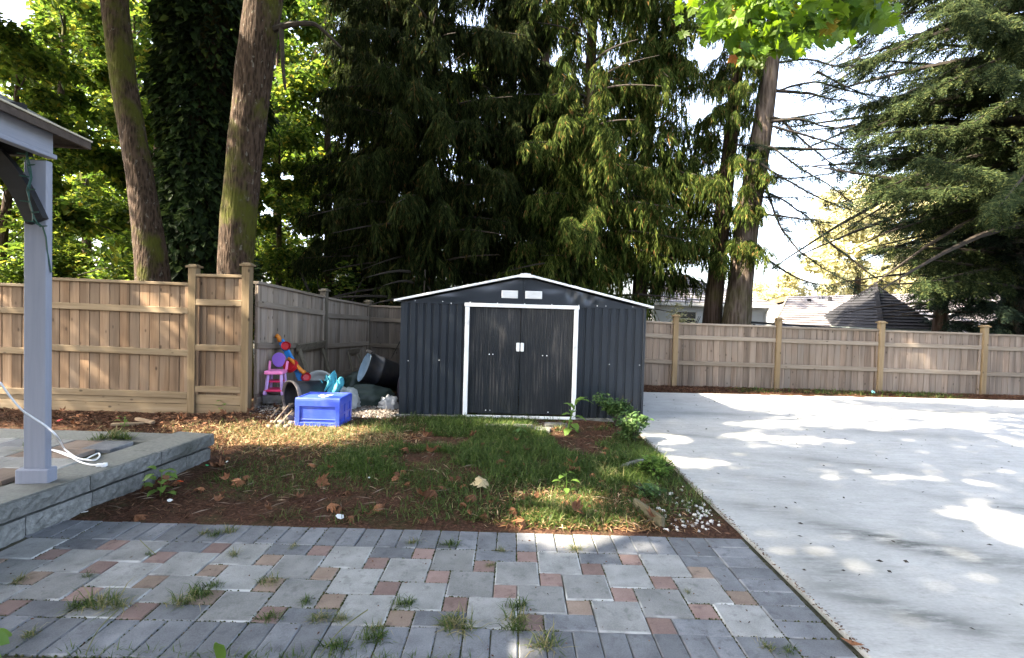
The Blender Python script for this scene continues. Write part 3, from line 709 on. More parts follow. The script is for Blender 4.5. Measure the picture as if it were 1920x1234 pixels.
# door frame
MB().box(((DU0+DU1)/2, -.030, 1.588), (DU1-DU0+.02, .036, .052)).build('door_header', M['white_metal'], SH, bevel=.004)
for x in (DU0+.030, DU1-.030): MB().box((x, -.026, .786), (.060, .032, 1.552)).build('door_jamb', M['white_metal'], SH, bevel=.004)
MB().box(((DU0+DU1)/2, -.044, .028), (DU1-DU0-.12, .05, .034)).build('door_track', M['white_metal'], SH, bevel=.004)
for x0, x1 in ((-.03, DU0-.002), (DU1+.002, W+.02)): MB().box(((x0+x1)/2, -.016, .013), (x1-x0, .05, .030)).build('base_rail', M['slab'], SH, bevel=.003)
def door(u0, u1, dent):
    n = round((u1-u0)/.024); p = (u1-u0)/n; nz = 40; vs, fs = [], []; xs = []
    for k in range(n): xs += [(u0+p*k, 0), (u0+p*(k+.55), 0), (u0+p*(k+.70), .0035), (u0+p*(k+.85), .0035)]
    xs.append((u1, 0))
    for k in range(nz+1):
        z = .068+(1.556-.068)*k/nz
        for x, d_ in xs: vs.append((x, -.004+d_+dent(x, z), z))
    m = len(xs)
    for k in range(nz):
        for i in range(m-1): a = k*m+i; fs.append((a, a+1, a+m+1, a+m))
    return sheet('door', vs, fs, mat='door')
DM = (DU0+DU1)/2-.015
def dentL(x, z):
    # a long crease from the top towards the meeting edge, metal beyond it pushed out
    xc = 1.30+.36*max(0, min(1, (1.50-z)/.75))**.8
    t = (x-xc)/.05; k = 1/(1+math.exp(-t*1.8)); lim = 1/(1+math.exp(-(z-.86)/.05))
    return (-.034+.085*(z-.86))*k*lim*.62 + .007*math.exp(-((x-1.25)/.2)**2-((z-.6)/.3)**2)
dl = door(DU0+.062, DM-.004, dentL)
dr = door(DM+.004, DU1-.062, lambda x, z: .006*math.exp(-((x-1.9)/.16)**2-((z-1.1)/.2)**2) - .005*math.exp(-((x-2.2)/.2)**2-((z-.7)/.4)**2))
for d_, x in ((dl, DM-.030), (dr, DM+.030)):
    MB().box((x, -.030, 1.012), (.046, .022, .120)).build('handle', M['white_metal'], d_, bevel=.005)
mb = MB()
for x in np.linspace(.2, W-.2, 9): mb.box((x, -.018, HE+.022), (.012, .008, .012))
for x, z in ((.12, .78), (.55, .8), (1.25, .9), (1.3, .9), (1.22, .11), (1.28, .11), (2.0, .9), (2.06, .9), (2.1, .10), (2.95, .8), (3.38, .8), (.70, 1.60), (2.75, 1.62), (1.0, 1.86)): mb.box((x, -.012, z), (.013, .01, .013))
o = mb.build('screw_heads', M['white_metal'], SH); tag(o, kind='stuff')
MB().box((W/2, DEP/2, -.02), (W+.06, DEP+.10, .044)).build('base_slab', M['slab'], SH, bevel=.006)

# ================================================================== PERGOLA
PG = thing('pergola', 'grey painted timber pergola with charcoal curved brace and shingled roof standing on the raised patio', 'pergola', (-3.27, 3.42, PT), math.radians(8))
MB().box((0, 0, 1.11), (.140, .056, 2.22)).build('post', M['grey_paint'], PG, bevel=.006)
MB().box((-.004, -.004, .052), (.207, .090, .104)).build('post_base', M['grey_paint'], PG, bevel=.008)
MB().box((.045, -1.68, 2.335), (.05, 3.42, .165)).box((.051, -1.675, 2.262), (.062, 3.45, .03)).build('beam', M['grey_paint_y'], PG, bevel=.004)
MB().box((-1.9, .0, 2.33), (3.7, .05, .17)).build('beam', M['char'], PG, bevel=.004)
for k in range(8): MB().box((-1.2, -.25-.42*k, 2.47), (2.6, .04, .09)).build('rafter', M['char'], PG)
# curved brace from the post out to the left
bc = smooth([(.035, 0, 1.80), (-.075, 0, 2.035), (-.21, 0, 2.22), (-.42, 0, 2.40), (-.62, 0, 2.50)], 4); n = len(bc)
vs = []
for sgn in (-1, 1):
    for k in range(n):
        tn = Vector(bc[min(k+1, n-1)]-bc[max(k-1, 0)]).normalized(); nn = Vector((-tn.z, 0, tn.x)); q = bc[k]
        for y in (-.085, -.030): vs.append((q[0]-nn.x*.056*sgn, y, q[2]-nn.z*.056*sgn))
mb = MB(); fs = []
for k in range(n-1):
    i0, i1, o0, o1 = 2*k, 2*k+2, 2*(n+k), 2*(n+k)+2
    fs += [(i0, i1, o1, o0), (i0+1, o0+1, o1+1, i1+1), (i0, i0+1, i1+1, i1), (o0, o1, o1+1, o0+1)]
fs += [(0, 2*n, 2*n+1, 1), (2*(n-1), 2*(n-1)+1, 2*(2*n-1)+1, 2*(2*n-1))]
mb.add(vs, fs).build('curved_brace', M['char'], PG)
# hip roof: eave along +x and along +y, rising to the middle
ex, ey, ez = .166, .250, 2.405; sl_ = .36; rise = 1.15
corners = [(ex, ey), (ex, -4.4), (-4.6, -4.4), (-4.6, ey)]; cxm, cym = -2.2, -2.0
top = [(cxm+.4, cym+.4), (cxm+.4, cym-.4), (cxm-.4, cym-.4), (cxm-.4, cym+.4)]
mb = MB(); vs = [(x, y, ez+.03) for x, y in corners]+[(x, y, ez+rise) for x, y in top]
mb.add(vs, [(0,1,5,4),(1,2,6,5),(2,3,7,6),(3,0,4,7),(4,5,6,7)]); mb.build('roof', M['roof_edge'], PG)
mb = MB(); vs = [(x*.985, y*.985+(.0), ez-.012) for x, y in corners]+[(x, y, ez+rise-.05) for x, y in top]
mb.add(vs, [(0,1,5,4),(1,2,6,5),(2,3,7,6),(3,0,4,7),(4,5,6,7)]); mb.build('soffit', M['soffit'], PG)
MB().box((ex-.012, (ey-4.4)/2, ez+.004), (.024, 4.4+ey, .050)).build('fascia', M['soffit'], PG)
MB().box((ex+.004, (ey-4.4)/2, ez+.036), (.012, 4.4+ey, .012)).build('drip_edge', M['edge_metal'], PG)
MB().box(((ex-4.6)/2, ey-.012, ez+.004), (4.6+ex-.05, .024, .050)).build('fascia', M['soffit'], PG)
# string lights
SL = thing('string_lights', 'dark green string of small lights hanging down the pergola brace and post', 'string lights', (-3.27, 3.42, PT), math.radians(8))
pts = [(-.02, -.05, 2.43), (-.03, -.06, 2.34), (-.02, -.06, 2.24), (-.015, -.06, 2.17), (.0, -.07, 2.09), (.012, -.095, 2.0), (.022, -.095, 1.92), (.035, -.095, 1.85), (.048, -.092, 1.79), (.060, -.06, 1.765), (.074, -.036, 1.70), (.079, -.02, 1.60), (.082, .0, 1.46)]
MB().tube([(p[0]+.01*math.sin(5*i), p[1], p[2]) for i, p in enumerate(pts)], .0048, 6).tube([(p[0]-.01*math.sin(4*i+1), p[1]-.008, p[2]) for i, p in enumerate(pts[:10])], .004, 5).build('wire', M['cord_green'], SL)
for i, p in enumerate(pts[1:10]):
    MB().tube([(p[0], p[1]-.01, p[2]), (p[0]+.05*(-1)**i, p[1]-.02, p[2]+.004)], [.006, .004], 6).build('bulb', M['cord_green'], SL)
# white extension cord on the raised patio
zt = PT+.014
cpx = [(-3.60, 3.15, .86), (-3.50, 3.20, .72), (-3.36, 3.27, .56), (-3.22, 3.34, .44)]
c1 = [at(0, 717, 3.05), at(20, 745, 3.12), at(40, 768, 3.2), at(60, 782, 3.28), at(90, 802, 3.36), at(108, 820, 3.40), gp(118, 838, zt+.03), gp(126, 846, zt), gp(146, 859, zt), gp(160, 861, zt), gp(172, 855, zt), gp(184, 850, zt), gp(187, 855, zt), gp(180, 862, zt), gp(168, 863, zt), gp(150, 860, zt), gp(128, 852, zt), gp(110, 846, zt), gp(95, 843, zt)]
c2 = [gp(95, 843, zt), gp(110, 848, zt), gp(135, 858, zt), gp(150, 866, zt), gp(168, 871, zt), gp(185, 872, zt)]
CD = thing('extension_cord', 'white extension cord looped on the raised patio beside the grey post', 'cord', (0, 0, 0))
MB().tube(smooth(c1), .0062, 7).tube(smooth(c2), .0062, 7).build('cable', M['cord_white'], CD, smooth=True)
pe = gp(190, 872, zt+.004); MB().box((pe[0]-.01, pe[1], pe[2]), (.05, .026, .022), (0, 0, .2)).box((pe[0]+.02, pe[1]+.004, pe[2]), (.03, .036, .028), (0, 0, .2)).build('plug', M['cord_white'], CD, bevel=.004)
# ================================================================== TREES
def tri_kites(strips):
    """strips: list of (origin, dir*len, halfwidth vec) -> kites of two triangles"""
    V, T = [], []
    for o, d, w_ in strips:
        b = len(V); o = np.array(o); V += [o, o+d*.45+w_, o+d, o+d*.45-w_]; T += [(b, b+1, b+2), (b, b+2, b+3)]
    return np.array(V), np.array(T)
def tri_spikes(strips):
    V, T = [], []
    for o, d, w_ in strips:
        b = len(V); o = np.array(o); V += [o-d*.08, o+d*.30+w_, o+d]; T += [(b, b+1, b+2)]
    return np.array(V), np.array(T)
def frond_cedar(seed, n=15, wide=.046):
    r = np.random.RandomState(seed); st = []
    ax = lambda t: np.array([.62*t, 0, .05*t-.78*t*t])
    for k in range(n):
        t = .06+.94*k/(n-1); s = 1 if k % 2 else -1
        d = np.array([.42, s*(.62-.35*t)*r.uniform(.5, 1.2), -.75-.25*t]); d /= np.linalg.norm(d)
        L = (.36-.14*t)*r.uniform(.7, 1.25)
        wv = np.cross(d, r.uniform(-1, 1, 3)+[.9, 0, .4]); wv *= wide*r.uniform(.7, 1.3)/np.linalg.norm(wv)
        st.append((ax(t), d*L, wv))
        d2 = d+np.array([.1, 0, -.7]); d2 /= np.linalg.norm(d2); st.append((ax(t)+d*L*r.uniform(.3, .6), d2*L*.9, wv*.8))
    return tri_spikes(st)
def frond_flat(seed, n=16, wide=.060, droop=.28):
    r = np.random.RandomState(seed); st = []
    ax = lambda t: np.array([t, 0, -droop*t*t])
    for k in range(n):
        t = .04+.96*k/(n-1); s = 1 if k % 2 else -1
        d = np.array([.62, s*r.uniform(.5, 1), r.uniform(-.35, .12)-.2*t]); d /= np.linalg.norm(d)
        L = (.40-.24*t)*r.uniform(.7, 1.2); wv = np.cross(d, [0, r.uniform(-.6, .6), 1]); wv *= wide*r.uniform(.7, 1.3)/np.linalg.norm(wv)
        st.append((ax(t), d*L, wv))
        st.append((ax(t)+d*L*.45, (d+np.array([.2, -s*.5, -.25]))*L*.5, wv*.8))
    return tri_spikes(st)
CEDAR = [frond_cedar(i) for i in range(5)]; FLAT = [frond_flat(20+i) for i in range(5)]
def leaf2():                                              # small folded leaf
    V = np.array([[0,0,0],[.45,.30,.08],[1,0,-.06],[.45,-.30,.08]]); return V, np.array([[0,1,2],[0,2,3]])
LEAF2 = [leaf2()]
def maple_outline():
    half = [(0,.0),(.10,-.02),(.34,-.06),(.24,.10),(.52,.22),(.46,.32),(.66,.50),(.40,.50),(.32,.44),(.36,.66),(.22,.68),(.16,.80),(0,1.0)]
    pts = half + [(-x, y) for x, y in half[-2:0:-1]]
    return pts
def maple_mesh(curl=.1, seed=0, amp=0.0):
    r = random.Random(seed); pts = maple_outline(); V = [(0, .34, 0)]
    for x, y in pts:
        z = -curl*(x*x*1.6+(y-.35)**2) + amp*r.uniform(-1, 1); V.append((x, y, z))
    n = len(pts); T = [(0, 1+i, 1+(i+1) % n) for i in range(n)]
    return np.array(V), np.array(T)
def maple_lo():
    pts = [(0,0),(.36,-.05),(.3,.12),(.62,.42),(.36,.46),(.2,.72),(0,1),(-.2,.72),(-.36,.46),(-.62,.42),(-.3,.12),(-.36,-.05)]
    V = [(0,.35,.05)]+[(x, y, -.12*(x*x+(y-.35)**2)) for x, y in pts]; n = len(pts)
    return np.array(V), np.array([(0, 1+i, 1+(i+1) % n) for i in range(n)])
MAPLE_LO = [maple_lo()]

def trunk_mesh(name, pts, rad, mat, n=22, rough=.06, seed=0, sub=6, flare=0):
    P = np.array(smooth(pts, sub)); R_ = np.interp(np.linspace(0, 1, len(P)), np.linspace(0, 1, len(rad)), rad)
    mb = MB(); mb.tube([tuple(p) for p in P], list(R_), n, cap=False)
    V = np.array(mb.v); ctr = np.repeat(P, n, 0); d = V-ctr
    ns = vnoise(V*np.array([1, 1, .35]), seed, 3.2, 3) + .5*vnoise(V*np.array([1, 1, .3]), seed+3, 11, 2)
    V = ctr + d*(1+rough*ns)[:, None]
    return mesh_np(name, V, np.array(mb.f), mat, smooth=True)

LIGHT_TO = [(at(1395, 100, 5.9), .55), (at(1450, 60, 6.0), .5), (at(1140, 110, 11.0), .9), (at(1000, 60, 11.5), .6), (at(1095, 410, 10.6), .5), (at(1290, 330, 12.3), .6), (at(1230, 200, 11.8), .7), (at(1060, 250, 10.8), .5),
            (at(1400, 330, 12.5), .5), (at(1190, 430, 11.0), .4), (at(960, 210, 11.5), .4), (at(497, 60, 7.8), .30), (at(470, 220, 7.9), .25), (at(1640, 250, 11.5), .6), (at(1780, 180, 11.5), .8), (at(1515, 588, 18.0), .22), (at(1570, 588, 18.4), .2), (at(1620, 560, 19.5), .2)]
def gap_open(Pw, skip=.5):
    out = np.zeros(len(Pw), bool)
    for Q, r_ in LIGHT_TO:
        v = Pw-Q; t = -(v @ SUN_D); dist = np.linalg.norm(v+t[:, None]*SUN_D, axis=1); out |= (t > skip) & (dist < r_*1.3)
    return out
def conifer(name, label, loc, H, r0, lean, zmin, nbr, Lf, droop, dens, temps, sc, leafm, barkm, seed, up=.12, trunk=True, azs=None, group=None, thin=None, trunkpts=None, frpitch=.25, rl=.4, sheath=0, wild=0):
    rs = np.random.RandomState(seed)
    T = thing(name, label, 'tree', loc, 0, group)
    tp = trunkpts or [(0, 0, -.2), (lean[0]*.3, lean[1]*.3, H*.33), (lean[0]*.7, lean[1]*.7, H*.7), (lean[0], lean[1], H)]
    if trunk: link('trunk', trunk_mesh('trunk', tp, [r0*1.25, r0*.95, r0*.8, r0*.5, r0*.12], barkm, seed=seed), T)
    TP = np.array(smooth(tp, 6)); bmb = MB(); P, YW, PT_, RL, SC = [], [], [], [], []
    for i in range(nbr):
        z = zmin + (H*.97-zmin)*((i+rs.rand())/nbr)**1.05
        az = rs.uniform(*azs) if azs else (rs.uniform(2.9, 6.5) if i % 3 else i*2.399)
        L = Lf((z-zmin)/(H-zmin))*rs.uniform(.65, 1.15)
        x0, y0 = np.interp(z, TP[:, 2], TP[:, 0]), np.interp(z, TP[:, 2], TP[:, 1])
        ca, sa = math.cos(az), math.sin(az); dr = droop*rs.uniform(.7-.4*wild, 1.3+.8*wild); u_ = up*rs.uniform(.4, 1.5)
        cur = lambda t: np.array([x0+ca*L*t, y0+sa*L*t, z+L*(u_*t-dr*t*t+.35*dr*t**3)])
        ts = np.linspace(0, 1, 7); rb = max(.012, .016*L)
        bmb.tube([tuple(cur(t)) for t in ts], list(np.linspace(rb, .004, 7)), 5, cap=False)
        n = int(dens*L)
        tt = rs.uniform(.12, 1, n)**.75
        for t in tt:
            p = cur(t); s = rs.choice([-1, 1])
            pw = p+np.array(loc); uu, vv = proj(pw)
            if (vv < -170 and rs.rand() < .75) or uu > 2120 or (pw[1] > loc[1]+1.2 and rs.rand() < .45): continue
            if (pw[1] < 11.4 and pw[2] < 2.9) or (1212 < uu < 1500 and vv > 530): continue
            if thin is not None and thin(pw, rs): continue
            P.append(p+rs.normal(0, .05, 3)); YW.append(az+s*rs.uniform(.15, 1.35)*(1.1-.6*t)); PT_.append(rs.uniform(-.15, .6)*1.0+frpitch-.2); RL.append(rs.uniform(-rl, rl)); SC.append(sc*rs.uniform(.6, 1.25)*(1-.25*t))
    for k in range(sheath):                               # foliage hanging close about the stem, on the front side, covering the trunk
        z = rs.uniform(zmin+.6, min(H*.9, 10)); a = rs.uniform(3.3, 6.1); q = rs.uniform(.25, 1.0)
        pw = np.array([np.interp(z, TP[:, 2], TP[:, 0])+q*math.cos(a), np.interp(z, TP[:, 2], TP[:, 1])+q*math.sin(a), z]); uu, vv = proj(pw+np.array(loc))
        if 1212 < uu < 1500 and vv > 530: continue
        P.append(pw); YW.append(a+rs.uniform(-1.2, 1.2)); PT_.append(rs.uniform(0, .9)); RL.append(rs.uniform(-.5, .5)); SC.append(sc*rs.uniform(.7, 1.4))
    o = bmb.build('branches', M['twig'], T); tag(o, kind='stuff')
    P = np.array(P); kp = ~gap_open(P+np.array(loc), 1.2); P, YW, PT_, RL, SC = P[kp], np.array(YW)[kp], np.array(PT_)[kp], np.array(RL)[kp], np.array(SC)[kp]
    V, Fc = scatter(rs, temps, P, np.array(YW), np.array(PT_), np.array(RL), np.array(SC))
    o = link('crown', mesh_np('crown', V, Fc, leafm), T); tag(o, kind='stuff')
    return T
# --- cedars behind the shed
def cone(a, b, p=1.0): return lambda t: b+(a-b)*(1-t)**p
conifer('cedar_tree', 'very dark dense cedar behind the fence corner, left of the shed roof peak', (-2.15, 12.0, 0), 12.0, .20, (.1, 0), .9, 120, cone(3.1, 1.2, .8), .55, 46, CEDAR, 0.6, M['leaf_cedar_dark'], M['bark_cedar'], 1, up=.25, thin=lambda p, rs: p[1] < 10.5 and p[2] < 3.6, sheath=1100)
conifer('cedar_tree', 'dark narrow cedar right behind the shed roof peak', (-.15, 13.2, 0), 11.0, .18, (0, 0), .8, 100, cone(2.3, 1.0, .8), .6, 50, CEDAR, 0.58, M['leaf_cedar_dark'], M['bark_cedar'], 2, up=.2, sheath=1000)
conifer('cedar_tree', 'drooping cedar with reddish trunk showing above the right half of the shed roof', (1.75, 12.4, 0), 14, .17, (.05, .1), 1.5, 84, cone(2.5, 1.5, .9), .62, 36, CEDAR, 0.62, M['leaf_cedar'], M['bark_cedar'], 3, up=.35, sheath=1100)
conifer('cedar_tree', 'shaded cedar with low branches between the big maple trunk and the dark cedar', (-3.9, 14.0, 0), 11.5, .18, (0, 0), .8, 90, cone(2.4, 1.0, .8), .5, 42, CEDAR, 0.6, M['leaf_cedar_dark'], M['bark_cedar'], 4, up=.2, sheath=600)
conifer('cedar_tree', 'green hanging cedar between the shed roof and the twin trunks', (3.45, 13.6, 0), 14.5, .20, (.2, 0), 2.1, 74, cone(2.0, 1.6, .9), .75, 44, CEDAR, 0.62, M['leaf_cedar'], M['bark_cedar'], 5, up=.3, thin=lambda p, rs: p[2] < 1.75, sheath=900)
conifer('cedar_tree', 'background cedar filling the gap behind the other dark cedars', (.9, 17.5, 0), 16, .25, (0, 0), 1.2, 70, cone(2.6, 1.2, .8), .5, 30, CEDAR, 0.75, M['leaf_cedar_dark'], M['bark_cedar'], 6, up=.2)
# --- twin trunks on the right
TA = [tuple(at(1330, 640, 13.2)*[1, 1, 0]), tuple(at(1336, 590, 13.2)), tuple(at(1352, 430, 13.2)), tuple(at(1376, 200, 13.2)), tuple(at(1398, -60, 13.2)), tuple(at(1412, -260, 13.2))]
TB = [tuple(at(1372, 640, 12.8)*[1, 1, 0]), tuple(at(1382, 590, 12.8)), tuple(at(1400, 430, 12.8)), tuple(at(1436, 190, 12.8)), tuple(at(1462, -60, 12.8)), tuple(at(1478, -260, 12.8))]
def sub(pts, o): return [tuple(np.array(p)-np.array(o)) for p in pts]
conifer('cedar_tree', 'thinner left one of the twin leaning trunks behind the long fence, draped with hanging foliage', (TA[0][0], TA[0][1], 0), 12.5, .24, (0, 0), 3.1, 50, cone(1.3, 1.2, .9), .80, 44, CEDAR, 0.56, M['leaf_cedar'], M['bark_cedar'], 7, up=.25, trunkpts=sub(TA, (TA[0][0], TA[0][1], 0)), azs=(1.9, 5.1))
TT = conifer('cedar_tree', 'thick right one of the twin leaning trunks with long bare branches reaching right', (TB[0][0], TB[0][1], 0), 12.5, .33, (0, 0), 3.2, 30, cone(.9, .9, .9), .80, 38, CEDAR, 0.5, M['leaf_cedar'], M['bark_grey'], 8, up=.2, trunkpts=sub(TB, (TB[0][0], TB[0][1], 0)), azs=(2.0, 4.9))
zoomb = lambda pts: [(1380+.2755*x, 120+.2755*y) for x, y in pts]
z3p = lambda pts: [(1100+.5186*x, .5186*y) for x, y in pts]
bare = [zoomb([(270,180),(500,195),(640,230),(790,245)]), zoomb([(240,360),(330,375),(480,355),(640,325),(790,295)]), zoomb([(240,390),(440,375),(600,410),(800,440)]),
 zoomb([(240,425),(420,470),(600,525),(760,590),(850,630),(990,625)]), zoomb([(320,390),(430,485),(560,590),(690,690),(740,720)]), zoomb([(220,575),(440,580),(700,580),(900,570),(1100,545)]),
 zoomb([(215,570),(270,585),(420,700),(620,815),(780,925),(960,1060)]), zoomb([(80,650),(150,670),(300,760),(500,870),(650,940),(850,995),(1150,1045)]), zoomb([(60,745),(190,765),(400,770),(580,750),(740,715),(850,680)]),
 zoomb([(180,790),(240,960),(300,1120),(380,1234)])+z3p([(790,930),(890,990),(1000,1030),(1100,1020)]), zoomb([(140,890),(240,905),(480,905)]), z3p([(605,900),(700,970),(790,1015),(880,1030),(960,1025)]),
 zoomb([(140,850),(300,910),(450,1010),(560,1060),(900,1090)]), zoomb([(0,545),(100,548),(220,550)]), z3p([(860,860),(940,925),(1030,1000),(1100,1030),(1200,1060)]), z3p([(620,770),(760,790),(830,800),(860,870)]),
 z3p([(690,225),(800,215),(900,240),(1010,240),(1130,300)]), z3p([(830,260),(930,310),(1060,370)]), z3p([(640,640),(700,630)]), z3p([(900,120),(850,115),(780,160),(690,200)]), z3p([(690,330),(820,300),(960,330),(1100,350),(1220,310)])]
o0 = np.array([TB[0][0], TB[0][1], 0]); rsb = np.random.RandomState(4); SP = []
for bi, pl in enumerate(bare):
    Yb = 12.7-.35*(bi % 4)*0.5
    P = np.array(smooth([at(u, v, Yb-.10*k) for k, (u, v) in enumerate(pl)], 5))
    P += np.cumsum(rsb.normal(0, .010, P.shape), 0)*.6
    r0 = (.045 if bi in (0, 1, 2, 5) else .030)
    MB().tube([tuple(p-o0) for p in P], list(np.linspace(r0, .006, len(P))), 6).build('branch', M['twig'], TT)
    for k in range(int(len(P)*3.4)):                      # dead side twigs and sparse sprays
        i = rsb.randint(2, len(P)-1); p = P[i]; SP.append((p, rsb.uniform(-1, 1)*1.2, rsb.uniform(-.3, .9), rsb.uniform(.12, .34)))
SP = [s for s in SP if rsb.rand() < .8]
V, Fc = scatter(rsb, FLAT, [s[0]-o0 for s in SP], np.array([s[1] for s in SP]), np.array([s[2] for s in SP]), rsb.uniform(-.6, .6, len(SP)), np.array([s[3]*1.15 for s in SP]))
o = link('sprays', mesh_np('sprays', V, Fc, M['leaf_blue']), TT); tag(o, kind='stuff')
# --- hemlocks at the right edge
rh = lambda p, rs: (lambda q: q[0] < 1590+30*rs.rand() or (q[1] > 470 and q[0] < 1720) or q[1] > 560)(proj(p)) or rs.rand() < .05
conifer('hemlock_tree', 'tall grey green hemlock at the right edge with long sagging branches', (14.3, 13.6, 0), 15, .28, (-.2, 0), 2.4, 150, cone(5.4, 3.2, .9), .30, 20, FLAT, 0.55, M['leaf_hemlock'], M['bark_grey'], 9, up=.22, rl=1.0, wild=1, frpitch=.5, azs=(1.75, 5.3), thin=rh)
conifer('hemlock_tree', 'dark blue green fir with low boughs rising behind the dark pyramid roof', (12.55, 14.6, 0), 7.0, .18, (.2, 0), 1.35, 64, cone(2.6, .9, .7), .34, 40, FLAT, 0.52, M['leaf_blue'], M['bark_cedar'], 10, up=.08, thin=lambda p, rs: (lambda q: (q[1] > 510 and q[0] < 1735) or q[0] < 1640)(proj(p)))
conifer('hemlock_tree', 'dark fir with bare lower limbs at the far right end of the fence', (15.2, 15.2, 0), 9.0, .24, (.1, 0), 1.5, 60, cone(2.6, 1.4, .7), .36, 40, FLAT, 0.52, M['leaf_blue'], M['bark_cedar'], 11, up=.05)

rh2 = lambda p, rs: (proj(p)[0] < 1500+90*rs.rand()+.30*max(0, proj(p)[1]-60)) or (proj(p)[1] > 420)
conifer('hemlock_tree', 'loose grey green hemlock whose boughs hang in from beyond the right edge', (13.6, 12.3, 0), 13.5, .26, (-.2, 0), 3.6, 120, cone(6.4, 5.0, .9), .58, 32, FLAT, .50, M['leaf_hemlock'], M['bark_grey'], 19, up=.25, rl=1.0, wild=1, frpitch=.5, azs=(2.2, 4.6), thin=rh2)
# --- broad-leaved wood on the left
def broadleaf(name, label, loc, H, R_, r0, n, size, leafm, seed, zlow=.8, clump=.75, nl=330, group=None, lean=(0, 0), temps=LEAF2, spread=1.0, keep=None):
    rs = np.random.RandomState(seed)
    T = thing(name, label, 'tree', loc, 0, group)
    tp = [(0, 0, -.2), (lean[0]*.2+rs.uniform(-.1, .1), 0, H*.3), (lean[0]*.6, lean[1]*.6, H*.6), (lean[0], lean[1], H*.95)]
    link('trunk', trunk_mesh('trunk', tp, [r0*1.2, r0, r0*.75, r0*.2], M['bark_maple'], n=10, sub=4, seed=seed), T)
    P, bmb = [], MB(); TP = np.array(smooth(tp, 4))
    for k in range(n):
        z = zlow+(H-zlow)*(k+.5)/n; q = (z-zlow)/(H-zlow); rr = R_*(1-.55*q**2)*rs.uniform(.35, 1.0)**.7; a = rs.uniform(0, 2*PI)
        c = np.array([np.interp(z, TP[:, 2], TP[:, 0])+rr*math.cos(a), np.interp(z, TP[:, 2], TP[:, 1])+rr*math.sin(a), z])
        s0 = np.array([np.interp(z-.6, TP[:, 2], TP[:, 0]), np.interp(z-.6, TP[:, 2], TP[:, 1]), max(.3, z-.7)])
        if k % 2 == 0: bmb.tube([tuple(s0), tuple((s0+c)/2+[0, 0, .12]), tuple(c)], [max(.012, r0*.22), .014, .006], 5, cap=False)
        m = int(nl*rs.uniform(.5, 1.4)); d = rs.normal(0, 1, (m, 3)); d /= np.linalg.norm(d, axis=1)[:, None]
        P.append(c+d*(clump*rs.uniform(.55, 1.2)*rs.rand(m, 1)**.45)*[1, 1, .62*spread])
    P = np.concatenate(P); N = len(P)
    V, Fc = scatter(rs, temps, P, rs.uniform(0, 2*PI, N), rs.uniform(-.3, 1.1, N), rs.uniform(-.9, .9, N), size*rs.uniform(.6, 1.3, N))
    o = bmb.build('branches', M['twig'], T); tag(o, kind='stuff')
    o = link('crown', mesh_np('crown', V, Fc, leafm), T); tag(o, kind='stuff')
    return T
def copy_thing(o, loc, rz, label, sc=1.0):
    c = o.copy(); C.objects.link(c); c.location = loc; c.rotation_euler = (0, 0, rz); c['label'] = label; c.scale = (sc, sc, sc)
    for ch in o.children:
        d = ch.copy(); C.objects.link(d); d.parent = c
        for g in ch.children:
            e = g.copy(); C.objects.link(e); e.parent = d
    return c
GW = 'leafy trees of the wood behind the left fence'
b1 = broadleaf('woodland_tree', 'slender leafy tree showing between the pergola post and the left maple trunk', (-9.2, 12.5, 0), 10, 2.1, .13, 44, .20, M['leaf_wood'], 31, group=GW, lean=(.5, 0))
b2 = broadleaf('woodland_tree', 'bright leafy tree just left of the thick maple trunk', (-8.4, 17.5, 0), 12, 2.6, .15, 46, .25, M['leaf_wood'], 32, group=GW)
b3 = broadleaf('woodland_tree', 'sunlit leafy tree filling the gap right of the thick maple trunk', (-6.2, 17.0, 0), 12, 2.2, .14, 46, .24, M['leaf_wood'], 33, group=GW, lean=(-.4, 0))
copy_thing(b1, (-12.6, 13.5, 0), 1.7, 'thin tree with a pale stem seen under the pergola beam', 1.0)
copy_thing(b2, (-13.2, 17.2, 0), 2.4, 'leafy tree at the left edge above the pergola roof')
copy_thing(b3, (-17.0, 20.0, 0), .8, 'large leafy tree at the far left edge behind the pergola roof', 1.15)
copy_thing(b2, (-11.6, 22.5, 0), 4.0, 'distant pale green tree behind the left maple trunk', 1.2)
copy_thing(b3, (-7.8, 25.0, 0), 3.0, 'distant tree low between the two maple trunks', 1.2)
copy_thing(b1, (-6.4, 13.6, 0), 5.0, 'dark leafy sapling low behind the narrow fence panel', .62)
copy_thing(b2, (-21.0, 27.0, 0), 5.2, 'distant leafy tree at the extreme left', 1.35)
copy_thing(b3, (-2.5, 27.0, 0), 1.2, 'distant leafy tree glimpsed through the dark cedars', 1.2)
copy_thing(b2, (3.5, 28.0, 0), 2.2, 'distant leafy tree behind the drooping cedars', 1.1)
copy_thing(b1, (-11.0, 10.6, 0), .4, 'dark leafy tree just left of the left maple trunk', .72)
